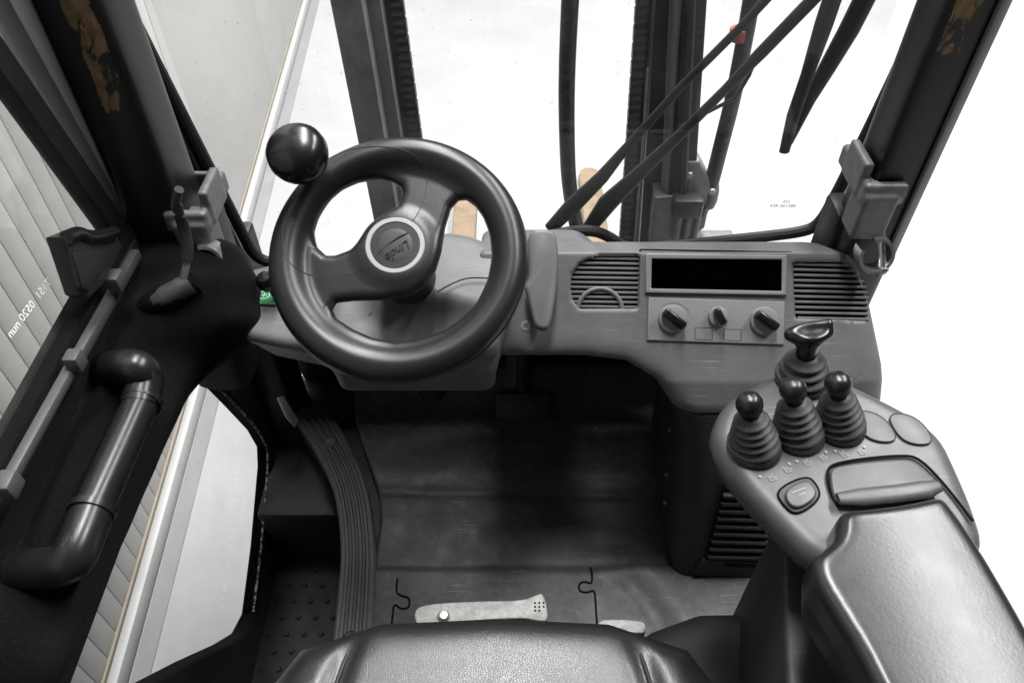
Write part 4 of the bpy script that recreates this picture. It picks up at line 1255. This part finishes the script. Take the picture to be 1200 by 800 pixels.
# the padded felt lining, thicker towards the front corner
def f_felt(X, Y, Z):
    d = sd_cap(X, Y, Z, (DX + .02, .80, .50), (DX + .012, .30, .485), .075, .055)
    d2 = sd_ell(X, Y, Z, (DX + .075, .755, .525), (.085, .085, .095))
    d = smin(d, d2, .05)
    d = smax(d, -(X - DX - .004), .01)
    d = smax(d, Z - .598, .02)
    return d + (.0002 + .005 * np.clip((Y - .6) / .1, 0, 1)) * np.sin(38 * Y + 20 * Z) * np.sin(31 * Z + 9 * X) + (.0003 + .0025 * np.clip((Y - .6) / .1, 0, 1)) * np.sin(90 * Y - 40 * X) * np.sin(77 * Z)
fl_me = net('felt_lining', f_felt, (DX - .02, .18, .36), (DX + .2, .92, .64), .006)
felt = obj('felt_lining', fl_me, M_felt, door)
tag(felt, 'lumpy black felt lining on the door with a torn hole')
M_mastw = metal('scuffed_tube', (.07, .066, .062), .5, 60, .3, .35, .4)
# bare metal tube showing through the torn felt
tube('exposed_tube', [P(160, 366, d=.955), P(180, 355, d=.945), P(200, 345, d=.94), P(224, 332, d=.945)], [.009, .0135, .0155, .013], M_mastw, door, 16)
tube('torn_hole', [P(155, 369, d=.957), P(180, 356, d=.948), P(202, 345, d=.944), P(230, 330, d=.95)], [.008, .0165, .0185, .013], M_void, door, 16)
# hook shaped latch lever
hk = [P(219, 305, d=.93), P(220, 285, d=.925), P(214, 262, d=.915), P(208, 246, d=.90), P(206, 236, d=.895), P(210, 222, d=.885)]
tube('latch_hook', smooth_path(hk, 2), .0072, M_dark, door, 12, flat=.75)
bar_between('latch_plate', P(220, 300, d=.93), P(215, 330, d=.935), .009, .004, M_cast, door, (-.3, -1, .3), .001)
# window belt rail
belt = [dp(155, 292, DX + .02), dp(80, 428, DX + .02), dp(-5, 582, DX + .02), dp(-150, 845, DX + .02)]
bar_between('belt_seal', dp(150, 285, DX), dp(-150, 850, DX), .018, .03, M_black, door, (1, 0, 0), .004)
bar_between('belt_rail', dp(160, 296, DX + .024), dp(92, 418, DX + .024), .014, .012, M_frame, door, (1, 0, 0), .003)
bar_between('belt_rail', dp(84, 430, DX + .026), dp(12, 560, DX + .026), .012, .012, M_frame, door, (1, 0, 0), .003)
for a, b in (((140, 322), (132, 336)), ((92, 415), (84, 430)), ((16, 556), (4, 580))):
    bar_between('rail_clip', dp(*a, DX + .034), dp(*b, DX + .034), .022, .016, M_frame, door, (1, 0, 0), .003)
# window frame above the belt
def fr_bar(nm, t, b, x, w, th, mat, ext=2.6):
    a_, b_ = P(*t, x=x), P(*b, x=x)
    return bar_between(nm, a_ + (a_ - b_) * ext, b_, w, th, mat, door, (1, 0, 0), .003)
fr_bar('window_frame', (8, 0), (166, 284), DX - .006, .036, .03, plastic('frame_light_grey', .26, .45, 700, .1, .12, dust_veil=.1))
fr_bar('glass_run', (-14, 60), (135, 272), DX - .004, .03, .024, M_black)
dg = slab('upper_glass', [Vector((DX - .008, y, z)) for y, z in ((.82, .585), (.80, 1.5), (-.2, 1.5), (-.2, .585))], (1, 0, 0), .004, M_dglass, door, 0)
def chalk():
    m, nt, b = mat_new('chalk_white'); out = nt.nodes['Material Output']
    t = N(nt, 'ShaderNodeBsdfTranslucent'); t.inputs[0].default_value = (.85, .85, .85, 1)
    d = N(nt, 'ShaderNodeBsdfDiffuse'); d.inputs[0].default_value = (.85, .85, .85, 1)
    a = N(nt, 'ShaderNodeAddShader'); nt.links.new(t.outputs[0], a.inputs[0]); nt.links.new(d.outputs[0], a.inputs[1])
    nt.links.new(a.outputs[0], out.inputs[0])
    return m
# chalk writing on the outside of the door glass, seen reversed from inside
wa0, wb0 = P(2, 405, x=DX - .014), P(66, 318, x=DX - .014)
wx_ = (wb0 - wa0).normalized(); wz_ = Vector((1, 0, 0)); wy_ = wz_.cross(wx_)
wm = Matrix((wx_, wy_, wz_)).transposed().to_4x4(); wm.translation = (wa0 + wb0) / 2
obj('chalk_writing', text_me('chalk_writing', 'T151  0520 nun', wm @ Matrix.Diagonal((-1, 1, 1, 1)), .0145, .0001, .25), chalk(), door)
# sliding window catch
ct = empty('window_catch', dp(105, 310, DX + .02), door)
bpy.data.objects.remove(ct)
def lat(px, py, x): return P(px, py, x=x)
cm = frame(P(103, 312, x=DX + .02), (1, .1, 0), (0, .87, .5))
catch = [(76, 278), (100, 268), (137, 272), (144, 290), (122, 335), (106, 350), (98, 346)]
slab('window_catch', [P(x, y, x=DX + .032) for x, y in catch], (1, 0, 0), .022, M_dark, door, .004)
slab('catch_face', [P(x, y, x=DX + .036) for x, y in ((86, 296), (128, 294), (124, 312), (104, 342), (96, 336))], (1, 0, 0), .008, M_under, door, .002)
tube('catch_thumb', smooth_path([P(x, y, x=DX + .032) for x, y in ((78, 278), (92, 272), (104, 279), (118, 277), (134, 272))], 2), .0075, M_knob2, door, 12)
# grab handle: tube with two elbows
hx = DX + .085
p0 = P(124, 432, x=DX + .02); p1 = P(158, 428, x=hx - .004); p2 = P(172, 440, x=hx); p3 = P(166, 470, x=hx)
q0 = P(108, 598, x=hx); q1 = P(94, 636, x=hx); q2 = P(80, 664, x=hx - .006); q3 = P(24, 668, x=DX + .02)
ha = tube('grab_handle', [p3, p3 + (q0 - p3) * .5, q0], .0188, M_wheelsm, door, 20)
tag(ha, 'black tubular grab handle on the door')
tube('handle_elbow', smooth_path([p0, p1 , p2, p3 + (q0 - p3) * .03], 3), .0204, M_wheelsm, door, 20)
tube('handle_elbow', smooth_path([q0 + (p3 - q0) * .03, q1, q2, q3], 3), .0204, M_wheelsm, door, 20)
for p, d_ in ((p3, q0 - p3), (q0, q0 - p3)):
    lathe('handle_collar', [(.0188, -.004), (.0222, -.004), (.0222, .004), (.0188, .004)], frame(p, d_), M_wheelsm, door, 20)
for p in (p0, q3):
    lathe('handle_flange', [(0, -.02), (.027, -.02), (.027, .0), (.022, .006), (0, .006)], frame(p, (1, 0, 0)), M_wheelsm, door, 20)
# bright striker at the front lower corner
slab('door_striker', [P(x, y, x=-.42) for x, y in ((326, 466), (332, 464), (350, 492), (346, 500), (336, 488))], (1, -.3, .5), .004, metal('zinc_plate', (.6, .6, .58), .4, 60, .2, .15, .2), FT, .001)
# front door post (dark) between window and footwell
slab('door_post', [Vector((-.43, y, z)) for y, z in ((.97, -.25), (1.06, -.25), (1.03, .45), (.93, .45))], (1, 0, 0), .06, M_pill, FT, .006)
